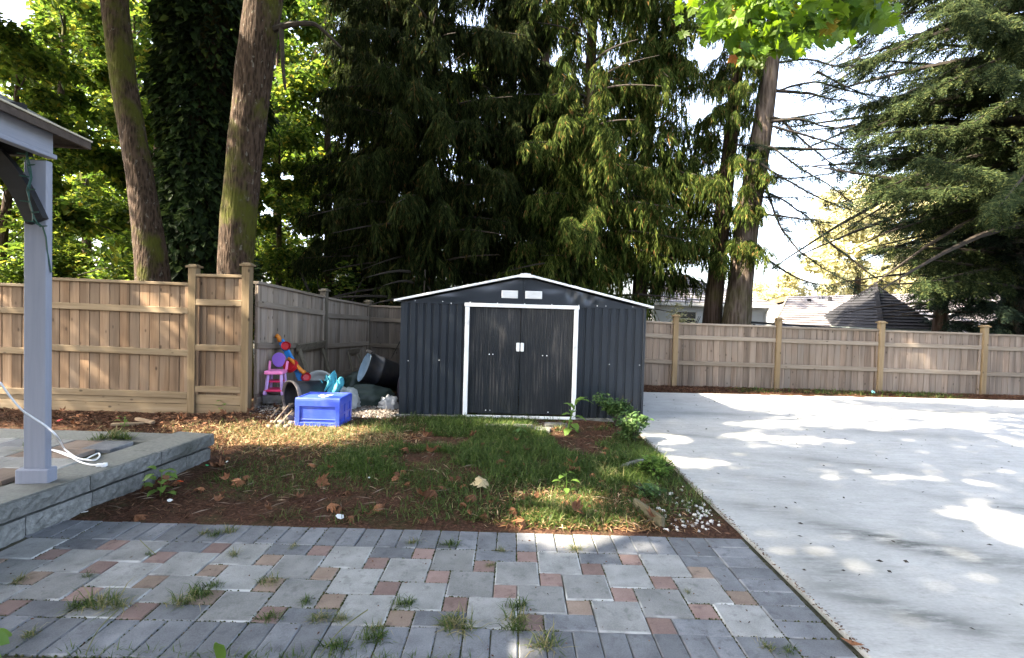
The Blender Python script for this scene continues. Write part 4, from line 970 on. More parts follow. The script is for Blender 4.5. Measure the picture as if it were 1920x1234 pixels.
# bushes low behind the left fence
def bush(name, label, loc, R_, H, n, size, leafm, seed, cat='shrub', group=None):
    rs = np.random.RandomState(seed); T = thing(name, label, cat, loc, 0, group); P = []
    mb = MB()
    for k in range(7):
        a = rs.uniform(0, 2*PI); mb.tube([(0, 0, -.02), (.3*R_*math.cos(a), .3*R_*math.sin(a), H*.5), (.75*R_*math.cos(a), .75*R_*math.sin(a), H*.85)], [.012*H+.004, .008*H+.003, .003], 5, cap=False)
    mb.build('stem', M['twig'], T)
    m = 9
    for k in range(m):
        a = rs.uniform(0, 2*PI); q = rs.rand(); c = np.array([R_*.7*q**.6*math.cos(a), R_*.7*q**.6*math.sin(a), H*rs.uniform(.25, .85)])
        d = rs.normal(0, 1, (n//m, 3)); d /= np.linalg.norm(d, axis=1)[:, None]; P.append(c+d*(R_*.42*rs.rand(n//m, 1)**.5)*[1, 1, H/R_*.42+.2])
    P = np.concatenate(P); P[:, 2] = np.maximum(P[:, 2], .02); N = len(P)
    V, Fc = scatter(rs, LEAF2, P, rs.uniform(0, 2*PI, N), rs.uniform(-.7, .6, N), rs.uniform(-.6, .6, N), size*rs.uniform(.6, 1.3, N))
    o = link('leaves', mesh_np('leaves', V, Fc, leafm), T); tag(o, kind='stuff')
    return T
GB = 'understorey bushes behind the left fence'
for k, (x, y, R_, H, lb) in enumerate([(-9.6, 9.6, 1.0, 2.7, 'leafy bush showing over the fence right of the pergola post'), (-7.6, 10.2, .9, 2.7, 'bush over the fence just left of the left maple trunk'), (-5.6, 9.8, .9, 2.6, 'dark bush over the fence between the two maple trunks'), (-4.0, 11.0, .9, 2.6, 'bush over the side fence right of the thick maple trunk'), (-3.2, 12.8, .9, 2.3, 'small bush over the fence corner behind the toys')]):
    bush('understorey_bush', lb, (x, y, 0), R_, H, 2600, .14, M['leaf_wood'] if k != 2 else M['leaf_ivy'], 60+k, group=GB)
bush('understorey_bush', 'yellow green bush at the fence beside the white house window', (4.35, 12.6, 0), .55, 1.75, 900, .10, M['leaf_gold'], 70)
bush('understorey_bush', 'leafy bush glowing behind the shed roof under the drooping cedars', (.75, 15.8, 0), .9, 2.6, 1600, .14, M['leaf_wood'], 71)
# ivy-clad trunk
IV = thing('ivy_tree', 'dark ivy covered trunk between the two bare maple trunks', 'tree', (-6.6, 10.4, 0))
ivp = [(-.15, 0, -.2), (0, 0, 3), (.25, 0, 6.5), (.5, 0, 11)]
link('trunk', trunk_mesh('trunk', ivp, [.4, .33, .28, .15], M['bark_maple'], seed=9), IV)
rsi = np.random.RandomState(12); N = 26000; zi = rsi.uniform(.2, 10.5, N); ai = rsi.uniform(0, 2*PI, N)
rad = (.72+.62*vnoise(np.stack([np.cos(ai)*1.2, np.sin(ai)*1.2, zi*.8], -1), 21, 1.1, 3)+.10*np.sin(zi*.9)+.05*zi*.5)*(.62+.38*rsi.rand(N)**.3)
P = np.stack([np.interp(zi, [0, 3, 6.5, 11], [-.15, 0, .25, .5])+rad*np.cos(ai), rad*np.sin(ai), zi], -1)
V, Fc = scatter(rsi, LEAF2, P, ai+rsi.uniform(-.8, .8, N), rsi.uniform(.3, 1.3, N), rsi.uniform(-.7, .7, N), .19*rsi.uniform(.5, 1.4, N))
o = link('ivy', mesh_np('ivy', V, Fc, M['leaf_ivy']), IV); tag(o, kind='stuff')

# --- the two big maples (trunks in view, crowns overhead)
d = SUN_D
# places where sunlight reaches through the crowns: pixel ellipses on a surface
GROUND_SUN = [(520, 815, 165, 24), (590, 800, 95, 16), (400, 812, 70, 16), (350, 795, 40, 8), (60, 804, 135, 9), (700, 778, 35, 10), (1052, 935, 62, 17), (1060, 984, 105, 17), (1090, 1012, 75, 22), (1180, 900, 40, 10), (1240, 823, 42, 9), (1412, 817, 40, 6),
              (1290, 866, 60, 7), (1395, 795, 36, 5), (1462, 796, 34, 7), (1580, 793, 95, 9), (1470, 757, 130, 13), (1380, 743, 70, 4), (1660, 776, 140, 6), (1800, 752, 130, 5), (1895, 985, 62, 34), (1915, 830, 20, 9), (1760, 797, 45, 5), 
              (905, 1218, 55, 22), (1480, 742, 80, 4), (1620, 745, 60, 4), (1040, 812, 30, 8), (960, 800, 60, 5), (1500, 824, 40, 5)]
SOFT_SUN = [(1700, 775, 160, 12), (1880, 900, 60, 30), (1500, 830, 120, 10), (1690, 890, 110, 16), (1590, 882, 60, 10), (1840, 935, 70, 14), (1300, 866, 95, 12), (1500, 900, 90, 10), (1750, 830, 150, 10), (1420, 850, 60, 8), (1150, 1010, 60, 20)]
LEFT_SUN = [(330, 566, 60, 15), (340, 605, 36, 26), (300, 555, 30, 12), (395, 575, 32, 16), (420, 620, 24, 18)]
def sun_open(Pw, grow=1.0):
    """True where a leaf at Pw would shade one of the sunlit places"""
    t = (0.02-Pw[:, 2])/d[2]; g = Pw+t[:, None]*d; ok = (t > 0)
    out = np.zeros(len(Pw), bool)
    for kk, (cx, cy, rx, ry) in enumerate(GROUND_SUN+SOFT_SUN):
        c0, cl, ct, cb = gp(cx, cy, .02), gp(cx+rx, cy, .02), gp(cx, cy-ry, .02), gp(cx, cy+ry, .02)
        ax_, ay_ = abs(cl[0]-c0[0])+.06, abs(ct[1]-cb[1])/2+.06
        pr = 1.0 if kk < len(GROUND_SUN) else .52
        q = np.sqrt(((g[:, 0]-c0[0])/ax_)**2+((g[:, 1]-(ct[1]+cb[1])/2)/ay_)**2)
        out |= ok & (np.random.RandomState(kk).rand(len(Pw)) < pr*np.clip((1.55-q)/.75, 0, 1))
    t2 = (YL-.03-Pw[:, 1])/d[1]; g2 = Pw+t2[:, None]*d; v2 = (t2 > 0) & (g2[:, 2] > .1) & (g2[:, 2] < 1.9) & (g2[:, 0] < -3.5)
    u, v = proj(np.where(v2[:, None], g2, [0, 5, 0]))
    for cx, cy, rx, ry in LEFT_SUN: out |= v2 & (((u-cx)/(rx+14))**2+((v-cy)/(ry+14))**2 < 1)
    t3 = (YR-.03-Pw[:, 1])/d[1]; g3 = Pw+t3[:, None]*d; v3 = (t3 > 0) & (g3[:, 2] > .0) & (g3[:, 2] < 1.4) & (g3[:, 0] > 2)
    u, v = proj(np.where(v3[:, None], g3, [0, 5, 0]))
    du, dv = u-1712, v-665; a = (du+1.35*dv)/1.68; b = (dv-.74*du)/1.25
    out |= v3 & ((a/56)**2+(b/20)**2 < 1)
    du, dv = u-1545, v-712; a = (du+1.35*dv)/1.68; b = (dv-.74*du)/1.25
    out |= v3 & ((a/50)**2+(b/13)**2 < 1)
    return out
def crown(T, box, N, size, seed, leafm, hide=True):
    """leafy crown volume: box = list of (cx, cy, cz, rx, ry, rz) ellipsoids in world space"""
    rs = np.random.RandomState(seed); P = []
    tot = sum(b[3]*b[4] for b in box); o0 = np.array(T.location)
    for (cx, cy, cz, rx, ry, rz) in box:
        m = int(N*rx*ry/tot); q = rs.normal(0, 1, (m, 3)); q /= np.linalg.norm(q, axis=1)[:, None]; q *= rs.rand(m, 1)**(1/2.4)
        P.append(q*[rx, ry, rz]+[cx, cy, cz])
    P = np.concatenate(P)
    u, v = proj(np.where((P[:, 1] > .3)[:, None], P, [0, 5, 50]))
    infr = (P[:, 1] > .3) & (u > -40) & (u < 1960) & (v > -25)
    if hide: P = P[~infr]
    P = P[~sun_open(P) & ~gap_open(P)]
    n = len(P)
    V, Fc = scatter(rs, LEAF2, P-o0, rs.uniform(0, 2*PI, n), rs.uniform(-.5, .5, n), rs.uniform(-.6, .6, n), size*rs.uniform(.7, 1.25, n))
    o = link('crown', mesh_np('crown', V, Fc, leafm), T); tag(o, kind='stuff'); return o
Ya, Yb = 8.5, 8.0
t1 = [at(289, 640, Ya)*[1, 1, 0]+[0, 0, -.1], at(287, 520, Ya), at(262, 330, Ya), at(232, 150, Ya), at(214, -10, Ya), at(200, -200, Ya), at(180, -500, Ya)]
t2 = [at(441, 640, Yb)*[1, 1, 0]+[0, 0, -.1], at(441, 515, Yb), at(455, 330, Yb), at(472, 170, Yb), at(495, -10, Yb), at(515, -200, Yb), at(530, -520, Yb)]
A1 = thing('maple_tree', 'leaning brown maple trunk at left with mossy bands behind the tan fence', 'tree', tuple(t1[0]*[1, 1, 0]))
link('trunk', trunk_mesh('trunk', sub(t1, A1.location), [.28, .25, .195, .19, .20, .19, .12], M['bark_maple'], seed=13, rough=.09, n=32, sub=9), A1)
A2 = thing('maple_tree', 'thicker pale flecked maple trunk right of the ivy tree behind the fence posts', 'tree', tuple(t2[0]*[1, 1, 0]))
link('trunk', trunk_mesh('trunk', sub(t2, A2.location), [.29, .255, .26, .265, .27, .25, .15], M['bark_maple'], seed=14, rough=.09, n=32, sub=9), A2)
bp = [at(505, 58, 7.95), at(540, 47, 7.9), at(580, 44, 7.9), at(600, 52, 7.95), at(640, 90, 8.1)]
MB().tube(smooth(sub(bp, A2.location), 4), list(np.linspace(.055, .02, 17)), 7).build('branch', M['twig'], A2)
bp = [at(527, 50, 7.92), at(529, 90, 7.9), at(531, 130, 7.92), at(535, 168, 7.95)]
MB().tube(smooth(sub(bp, A2.location), 4), list(np.linspace(.04, .022, 13)), 7).build('branch', M['twig'], A2)
crown(A1, [(-9.0, 8.0, 10.5, 4.0, 3.6, 2.4), (-12, 9.5, 8.5, 3.0, 3.0, 2.4)], 22000, .22, 41, M['leaf_maple'])
crown(A2, [(-4.6, 7.2, 11.0, 3.6, 3.4, 2.2)], 16000, .22, 42, M['leaf_maple'])
A3 = thing('maple_tree', 'unseen large maple added beside the pergola for its crown to shade the yard', 'tree', (-11.5, -3.5, 0))  # out of view, added to cast dappled shade over the yard
link('trunk', trunk_mesh('trunk', [(0, 0, -.2), (.2, .1, 3), (.5, .2, 6.5), (1, .4, 10)], [.42, .36, .3, .15], M['bark_maple'], seed=15), A3)
crown(A3, [(-8.6, 1.6, 8.6, 4.6, 4.4, 2.0), (-4.6, 3.4, 9.4, 3.8, 3.6, 1.7), (-8.0, -2.6, 8.2, 4.0, 3.0, 1.8), (-12, 2, 7.5, 3.0, 4.0, 2.2), (-2.2, .2, 9.6, 3.4, 3.4, 1.5)], 60000, .22, 43, M['leaf_maple'])
lm = MB()
for (x, y, z) in ((-5, 3.2, 9.2), (-7.5, -2.2, 8.1), (-11.5, 2, 7.6), (-2.5, .6, 9.4)):
    lm.tube([(.25, .1, 4.0), ((x+11.5)*.45, (y+3.5)*.45, (4.2+z)*.55), (x+11.5, y+3.5, z)], [.15, .10, .03], 7, cap=False)
o = lm.build('branches', M['bark_maple'], A3); tag(o, kind='stuff')
A4 = thing('maple_tree', 'unseen tall maple added for its crown to shade the concrete from above', 'tree', (1.2, -5.0, 0))  # added out of view to block sun over the concrete
link('trunk', trunk_mesh('trunk', [(0, 0, -.2), (0, .3, 3), (.1, 1.0, 6.5), (0, 2.6, 10)], [.40, .34, .28, .15], M['bark_maple'], seed=16), A4)
crown(A4, [(1.2, 1.6, 9.6, 4.2, 3.8, 1.6), (1.8, 5.6, 10.6, 3.4, 2.8, 1.4), (5.4, 2.6, 10.4, 3.4, 3.2, 1.4)], 40000, .22, 44, M['leaf_maple'])

# --- maple bough hanging into the top of the picture
BO = thing('maple_bough', 'leafy maple bough with big green leaves hanging into the top right of the picture', 'branch', (2.6, 5.9, 5.2))
bo0 = np.array([2.6, 5.9, 5.2]); rsm = np.random.RandomState(77)
MBo = MB(); main = [(0.4, 3.2, 8.8), tuple(at(1470, -330, 5.2)), tuple(at(1500, -120, 5.8)), tuple(at(1530, 20, 6.0))]
MBo.tube(smooth(sub(main, bo0), 5), list(np.linspace(.06, .012, 16)), 7); MBo.build('branch', M['twig'], BO)
mv = [mesh_np('leaf', *maple_mesh(.25, i, .03), M['leaf_bough']) for i in range(4)] 
mvg = mesh_np('leaf', *maple_mesh(.3, 9, .04), M['leaf_gold_obj']); mvr = mesh_np('leaf', *maple_mesh(.4, 10, .05), M['leaf_rust'])
spots = [(1350, 40, 60, 70), (1420, 30, 70, 60), (1480, 50, 80, 60), (1560, 30, 60, 50), (1640, 20, 50, 35), (1400, 100, 40, 30), (1470, 95, 55, 28), (1545, 70, 45, 35), (1400, 122, 24, 16), (1620, 45, 60, 28)]
BST = []
for k in range(500):
    cx_, cy_, rx_, ry_ = spots[rsm.choice(len(spots), p=np.array([.12,.14,.16,.12,.08,.07,.11,.08,.03,.09]))]
    a, q = rsm.uniform(0, 2*PI), rsm.rand()**.5
    u, v = cx_+rx_*q*math.cos(a), cy_+ry_*q*math.sin(a)-18-rsm.rand()*22
    if rsm.rand() < .12: u += rsm.normal(0, 22); v += abs(rsm.normal(0, 14))
    Yl = rsm.uniform(5.3, 6.5); p = at(u, v, Yl)-bo0
    gold = u < 1415 and v > 85 and rsm.rand() < .55; rust = u < 1400 and rsm.rand() < .12
    sc = rsm.uniform(.11, .23)
    if k >= 292:
        BST.append((p, sc)); continue
    link('leaf', mvr if rust else mvg if gold else mv[rsm.randint(4)], BO, tuple(p), (-PI/2+rsm.normal(.35, .75), rsm.uniform(-.8, .8), rsm.uniform(-1.2, 1.2)), (sc, sc, sc))
nB = len(BST)
V, Fc = scatter(rsm, [maple_mesh(.3, 70+i, .04) for i in range(3)], [b[0] for b in BST], rsm.uniform(-.9, .9, nB), rsm.uniform(-.7, .7, nB), -PI/2+rsm.normal(.25, .6, nB), np.array([b[1] for b in BST]))
o = link('small_leaves', mesh_np('small_leaves', V, Fc, M['leaf_bough2']), BO); tag(o, kind='stuff')
for k in range(16):
    u, v, _, _ = spots[k % len(spots)]; a = np.array(sub([at(1500+rsm.uniform(-30, 30), -60, 5.8)], bo0)[0]); b = at(u+rsm.uniform(-20, 20), v-10, 5.9)-bo0
    MB().tube([tuple(a), tuple((a+b)/2+[0, 0, .08]), tuple(b)], [.010, .006, .003], 5).build('twig', M['twig'], BO)
# --- far sunlit trees between the bare branches and the hemlocks
GF = 'far sunlit trees beyond the houses'
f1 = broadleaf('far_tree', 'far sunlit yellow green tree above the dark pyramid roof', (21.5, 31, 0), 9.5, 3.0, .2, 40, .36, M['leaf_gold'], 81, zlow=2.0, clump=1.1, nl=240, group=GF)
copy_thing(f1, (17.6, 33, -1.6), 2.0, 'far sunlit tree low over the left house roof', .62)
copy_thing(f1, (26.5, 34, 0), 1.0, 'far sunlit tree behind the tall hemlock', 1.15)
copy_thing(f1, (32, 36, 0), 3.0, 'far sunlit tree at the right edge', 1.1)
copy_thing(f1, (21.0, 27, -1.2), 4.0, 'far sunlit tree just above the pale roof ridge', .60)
# ================================================================== HOUSES BEYOND THE FENCE
def roof_course(mb, quad, n, lift=.02):
    """stepped shingle courses on a quad (bl, br, tr, tl) - or triangle with tr == tl"""
    bl, br, tr, tl = [Vector(q) for q in quad]; nrm = (br-bl).cross(tl-bl).normalized()
    if nrm.z < 0: nrm = -nrm
    for k in range(n):
        t0, t1 = k/n, (k+1.0)/n
        a, b, c, e = bl.lerp(tl, t0), br.lerp(tr, t0), br.lerp(tr, t1), bl.lerp(tl, t1)
        up = nrm*lift
        mb.add([a+up, b+up, c+up*.15, e+up*.15, a-up*.3, b-up*.3], [(0,1,2,3),(4,5,1,0)])
H1 = thing('house', 'white bungalow with grey hip roof behind the twin trunks', 'house', (5.0, 17.0, 0))
mb = MB(); w1, w2 = at(1225, 600, 17)[0]-5, at(1437, 600, 17)[0]-5
mb.box(((w1+w2)/2, 3, .75), (w2-w1, 6, 2.2)).build('wall', M['house_white'], H1)
ev = 1.86; e1, e2 = w1-.3, at(1452, 575, 16.8)[0]-5
for k in range(9): MB().box(((w1+w2)/2, -.008, .55+.15*k), (w2-w1, .02, .143)).build('siding_board', M['house_white'], H1)
MB().box(((e1+e2)/2, -.42, ev), (e2-e1, .05, .10)).build('fascia', M['fascia'], H1)
MB().box(((e1+e2)/2, -.2, ev-.05), (e2-e1-.05, .45, .03)).build('soffit', M['fascia'], H1)
mb = MB(); rz_ = ev+1.35
roof_course(mb, [(e1, -.42, ev+.05), (e2, -.42, ev+.05), (e2-2.6, 3, rz_), (e1+1, 3, rz_)], 14, .035)
roof_course(mb, [(e2, -.42, ev+.05), (e2, 6.4, ev+.05), (e2-2.6, 3.2, rz_), (e2-2.6, 3, rz_)], 14, .035)
mb.add([(e1, -.42, ev+.0), (e2, -.42, ev+.0), (e2, 6.4, ev), (e1, 6.4, ev)], [(0,1,2,3)])
mb.build('roof', M['shingle_a'], H1)
wx0, wx1 = at(1262, 590, 17)[0]-5, at(1306, 590, 17)[0]-5
wz1 = at(1300, 583, 17)[2]; wz0 = wz1-.75
wn = MB().box(((wx0+wx1)/2, -.03, wz1-.02), (wx1-wx0, .05, .05)).box((wx1-.02, -.03, (wz0+wz1)/2), (.05, .05, wz1-wz0)).box((wx0+.02, -.03, (wz0+wz1)/2), (.05, .05, wz1-wz0)).box(((wx0+wx1)/2, -.03, wz1-.28), (wx1-wx0, .04, .03)).box(((wx0+wx1)/2, -.03, wz0), (wx1-wx0, .05, .05)).build('window', M['fascia'], H1)
MB().box(((wx0+wx1)/2, -.026, (wz0+wz1)/2), (wx1-wx0-.06, .012, wz1-wz0-.06)).build('pane', M['glass'], wn)
MB().tube([(w2-.12, -.35, ev-.05), (w2-.10, -.10, ev-.25), (w2-.10, -.06, .2)], .035, 8).build('downpipe', M['fascia'], H1)
MB().tube([(w2-.55, -.06, ev-.08), (w2-.56, -.06, .2)], .02, 6).build('conduit', M['twig_pale'], H1)
H2 = thing('house', 'house with sun dappled pale shingle roof and dark pyramid hip roof behind the long fence', 'house', (10.0, 17.0, 0))
L2 = lambda u, v, Y: at(u, v, Y)-np.array([10.0, 17.0, 0])
# main roof plane facing the yard
mb = MB()
A_, B_, C_, D_ = L2(1446, 622, 16.6), L2(1960, 650, 16.6), L2(1960, 545, 20.5), L2(1480, 556, 20.5)
roof_course(mb, [A_, B_, C_, D_], 17, .035)
mb.add([A_-[0, 0, .25], B_-[0, 0, .25], B_+[0, 8, -.25], A_+[0, 8, -.25]], [(0,1,2,3)])
roof_course(mb, [B_+[0, 7.8, 0], A_+[0, 7.8, 0], D_, C_], 4, .03)
mb.build('roof', M['shingle_c'], H2)
mb = MB(); mb.add([A_+[.25, .4, -.1], A_+[.25, 7.4, -.1], D_+[.25, 0, -.12], A_*[1, 1, 0]+[.25, .4, 0], A_*[1, 1, 0]+[.25, 7.4, 0]], [(0,1,2),(0,3,4,1)])
mb.add([A_+[.25, .4, -.1], B_+[0, .4, -.1], B_*[1, 1, 0]+[0, .4, 0], A_*[1, 1, 0]+[.25, .4, 0]], [(0,1,2,3)]); mb.build('wall', M['cream'], H2)
mb = MB(); mb.bar(A_+[-.05, 0, -.06], D_+[-.05, 0, -.06], .06, .18).bar(A_+[-.05, 7.8, -.06], D_+[-.05, 0, -.06], .06, .18); mb.build('bargeboard', M['tan_trim'], H2)
# pyramid hip in front
ap = L2(1641, 533, 16.9); F_, R_ = L2(1652, 626, 15.0), L2(1768, 628, 15.3); Lc = L2(1518, 616, 18.6)
F_[2] = R_[2] = Lc[2] = 1.26; Bk = Lc+R_-F_
mb = MB(); roof_course(mb, [Lc, F_, ap, ap], 15, .03); roof_course(mb, [F_, R_, ap, ap], 15, .03); roof_course(mb, [R_, Bk, ap, ap], 10, .03); roof_course(mb, [Bk, Lc, ap, ap], 10, .03)
mb.build('hip_roof', M['shingle_b'], H2)
mb = MB()
for k in range(22):
    t = k/22; p = Vector(F_).lerp(Vector(ap), t); q = Vector(F_).lerp(Vector(ap), t+.055); mb.bar(p+Vector((-.01, -.02, .035)), q+Vector((-.01, -.02, .05)), .15*(1-.3*t), .022)
o = mb.build('hip_cap', M['shingle_b'], H2)
mb = MB(); mb.bar(Lc+[-.05, -.02, -.06], F_+[-.05, -.04, -.06], .05, .12).bar(F_+[0, -.05, -.06], R_+[.02, -.05, -.06], .05, .12); mb.build('gutter', m_flat('green_grey_gutter', (.13,.15,.14), .5), H2)
mb = MB(); mb.prism([(Lc[0]+.3, Lc[1]-.3), (F_[0]+.3, F_[1]+.3), (R_[0]-.3, R_[1]+.3), (Bk[0]-.3, Bk[1]-.3)], 'z', 0, 1.15); mb.build('wing_wall', M['cream'], H2)
for u, v in ((1517, 566), (1556, 562)):
    q = L2(u, v, 19.8); MB().tube([(q[0], q[1], q[2]-.3), (q[0], q[1], q[2]+.12)], .07, 8).build('roof_vent', M['shingle_b'], H2)
PTB = thing('clothes_line', 'thin dark rail running behind the long fence below the houses', 'rail', (7, 13.0, 0))
# (a low dark rail seen between fence top and the house walls)
a_, b_ = at(1400, 604, 13.6)-np.array([7, 13, 0]), at(1690, 624, 13.4)-np.array([7, 13, 0])
MB().bar(a_, b_, .05, .06).build('rail', M['char'], PTB)
for t in (.05, .5, .95):
    q = a_+(b_-a_)*t; MB().box((q[0], q[1], q[2]/2-.02), (.05, .05, q[2]-.04)).build('post', M['char'], PTB)

# ================================================================== JUNK IN THE CORNER
def gz(x, y): return float(bed_z(np.array([x]), np.array([y]))[0])
# blue folding crate lying upside down
fl, fr, br = np.array([-2.69, 6.16]), np.array([-2.13, 6.10]), np.array([-2.06, 6.66])
ang = math.atan2(fr[1]-fl[1], fr[0]-fl[0]); cw, cd, ch = .56, .46, .34
CR = thing('crate', 'bright blue plastic folding crate lying on the gravel in front of the black bin', 'crate', (*((fl+fr)/2+np.array([.02, .24])), gz(-2.4, 6.4)-.005), ang+.10)
mb = MB()
mb.box((0, 0, ch/2), (cw-.026, cd-.026, ch-.02)); mb.build('body', M['crate'], CR, bevel=.008)
for s in (-1, 1):                                          # long sides: framed panels
    mb = MB(); y = s*(cd/2-.011)
    mb.box((0, y, .030), (cw, .022, .058)).box((0, y, ch-.040), (cw, .026, .080)).box((-cw/2+.03, y, ch/2), (.058, .024, ch)).box((cw/2-.03, y, ch/2), (.058, .024, ch)).box((0, y-s*.002, .095), (cw-.1, .014, .012))
    mb.build('side_frame', M['crate'], CR, bevel=.004)
    mb = MB(); x = s*(cw/2-.011)
    mb.box((x, 0, .030), (.022, cd, .058)).box((x, 0, ch-.035), (.024, cd, .07)).box((x, -cd/2+.03, ch/2), (.022, .056, ch)).box((x, cd/2-.03, ch/2), (.022, .056, ch)).box((x, 0, ch/2), (.020, .045, ch)).box((x, 0, ch*.45), (.018, cd, .03))
    mb.build('end_frame', M['crate'], CR, bevel=.004)
mb = MB().box((0, 0, ch+.004), (cw, cd, .022))
for s in (-1, 1): mb.box((0, s*(cd/2-.02), ch+.018), (cw, .022, .012)).box((s*(cw/2-.02), 0, ch+.018), (.022, cd-.06, .012))
mb.build('base', M['crate'], CR, bevel=.005)
MB().box((.035, .0, ch+.0165), (.045, .20, .003), (0, 0, -.25)).box((-.05, .02, ch+.0165), (.02, .10, .003), (0, 0, -.2)).build('sticker', M['sticker'], CR)

def orient(axis, loc):
    z = Vector(axis).normalized(); x = z.cross(Vector((0, 0, 1))).normalized(); y = z.cross(x)
    return Matrix.Translation(loc) @ Matrix((x, y, z)).transposed().to_4x4()
# black planter lying on its side, mouth to the left
B1 = thing('planter', 'black plastic plant tub lying on its side with its mouth facing the fence post', 'planter', (-2.97, 6.74, .245))
Mx = orient((.635, .77, .03), (0, 0, 0))
prof = [(.170, .62), (.232, .02), (.246, .0), (.246, -.03), (.230, -.032), (.222, .0), (.160, .60), (0, .60)]
MB().lathe([(0, .62)]+prof[:2], 32, Mx).lathe(prof[5:], 32, Mx).build('tub', M['black_plastic'], B1, smooth=True)
MB().lathe(prof[1:6], 32, Mx).build('rim', M['rim_grey'], B1, smooth=True)
# black barrel tilted on the heap, pale inside
B2 = thing('bin', 'large black bin with pale blue inside tilted against the shed wall', 'bin', (-2.36, 8.0, .545))
Mx = orient((.82, .45, -.36), (0, 0, 0))
MB().lathe([(.258, -.01), (.262, .03), (.250, .05), (.246, .20), (.256, .21), (.256, .25), (.244, .26), (.215, .72), (0, .72)], 32, Mx).build('body', M['black_plastic'], B2, smooth=True)
MB().lathe([(0, .05), (.20, .05), (.236, .0), (.246, -.012), (.258, -.010)], 32, Mx).build('liner', M['bin_inside'], B2, smooth=True)
MB().box((0, 0, 0), (.10, .06, .05), (0, .4, 0)).build('handle', M['black_plastic'], B2, (.10, -.1, .25), bevel=.01)
# toy high chair
HC = thing('toy_high_chair', 'small pink and purple doll high chair standing on the heap by the fence', 'toy chair', (-3.30, 6.97, .27), .15)
for sx in (-1, 1):
    for sy in (-1, 1):
        MB().bar((sx*.105, sy*.10, .03), (sx*.085, sy*.075, .29), .034, .034).build('leg', M['lilac'], HC, bevel=.005)
MB().box((0, 0, .045), (.25, .24, .032)).build('base_shelf', M['hot_pink'], HC, bevel=.01)
MB().box((0, .02, .165), (.19, .16, .026)).build('footrest', M['hot_pink'], HC, bevel=.008)
MB().box((0, -.02, .300), (.25, .25, .050), None, .96).build('tray', M['pink'], HC, bevel=.012)
for s in (-1, 1): MB().bar((s*.115, .06, .32), (s*.118, .10, .44), .03, .03).build('arm', M['pink'], HC, bevel=.006)
mb = MB(); prf = [(math.cos(t)*.095*(1 if math.sin(t) > 0 else .9), .455+math.sin(t)*.105) for t in np.linspace(0, 2*PI, 20)[:-1]]
mb.prism(prf, 'y', .085, .11); mb.build('backrest', M['purple'], HC, bevel=.006)
for s in (-1, 1): MB().tube([(s*.10, -.105, .015), (s*.13, -.105, .015)], .034, 14).build('wheel', M['lilac'], HC)
# toy slide track
TY = thing('toy_track', 'blue toy marble track with red and yellow pieces leaning on the side fence', 'toy', (-3.15, 7.25, .3))
a, b = Vector((.21, -.05, -.05)), Vector((-.22, -.02, .70))
for k in range(5):
    p, q = a.lerp(b, k/5+.004), a.lerp(b, (k+1)/5-.004)
    MB().bar(p, q, .085, .040, (0, -1, 0)).build('chute', M['toy_blue'], TY, bevel=.006)
dirv = (b-a).normalized(); side = Vector((0, -1, 0))
mb = MB()
for k in range(9):
    p = a.lerp(b, .06+.033*k)+side*.026; mb.bar(p-Vector((.04, 0, .02)), p+Vector((.04, 0, .025)), .012, .012)
o = mb.build('ridges', M['toy_blue'], TY)
def disc(p, r_, t_, ax, mat, nm): return MB().lathe([(0, 0), (r_, 0), (r_*.92, t_), (r_*.6, t_*.5), (0, t_*.5)], 18, orient(ax, p)).build(nm, M[mat], TY, smooth=False)
disc(a.lerp(b, .50)+Vector((-.02, -.05, 0)), .105, .06, (-.2, -.8, .5), 'toy_red', 'cup'); disc(a.lerp(b, .90)+Vector((.055, -.03, -.01)), .065, .05, (.2, -.9, .2), 'toy_red', 'cup')
disc(a.lerp(b, .24)+Vector((.05, .02, .03)), .07, .05, (.5, -.7, .3), 'toy_red', 'cup')
MB().bar(a.lerp(b, .02)+Vector((-.14, -.02, -.06)), a.lerp(b, .02)+Vector((.09, -.03, .05)), .05, .05).bar(a.lerp(b, .0)+Vector((-.02, -.04, -.08)), a.lerp(b, .08)+Vector((.07, -.05, 0)), .07, .04).build('stand', M['toy_red'], TY, bevel=.01)
mb = MB().tube([tuple(a.lerp(b, t_)+Vector((x, -.065, 0))) for t_, x in ((.66, .0), (.60, .05), (.50, .075), (.42, .10), (.38, .13))], [.02, .028, .026, .03, .034], 10); mb.build('chicane', M['toy_orange'], TY, smooth=True)
MB().tube([tuple(b+Vector((.0, -.02, -.03))), tuple(b+Vector((-.015, -.03, .04))), tuple(b+Vector((-.05, -.03, .06)))], [.028, .03, .036], 10).build('funnel', M['toy_orange'], TY, smooth=True)
MB().tube([tuple(a.lerp(b, .52)+Vector((-.16, -.02, .0))), tuple(a.lerp(b, .55)+Vector((-.08, -.03, .0)))], .02, 8).build('knob', M['toy_yellow'], TY)
# leaning timber frames
F1 = thing('timber_frame', 'broken wooden frame of two legs and a cross board beside the toy track', 'frame', (-3.2, 8.0, .1))
L_ = lambda u, v, Y: tuple(at(u, v, Y)-np.array([-3.2, 8.0, .1]))
MB().bar(L_(559, 650, 7.78), L_(590, 742, 7.55), .085, .03, (1, -.3, 0)).build('leg', M['old_wood'], F1, bevel=.004)
MB().bar(L_(605, 655, 8.45), L_(626, 722, 8.2), .07, .03, (1, -.3, 0)).build('leg', M['old_wood'], F1, bevel=.004)
MB().bar(L_(557, 653, 7.72), L_(609, 645, 8.48), .03, .125, (.3, 0, 1)).build('cross_board', M['old_wood_x'], F1, bevel=.004)
F2 = thing('timber_frame', 'small wooden trestle leaning near the fence corner left of the black bin', 'frame', (-2.9, 9.3, .1))
L_ = lambda u, v, Y: tuple(at(u, v, Y)-np.array([-2.9, 9.3, .1]))
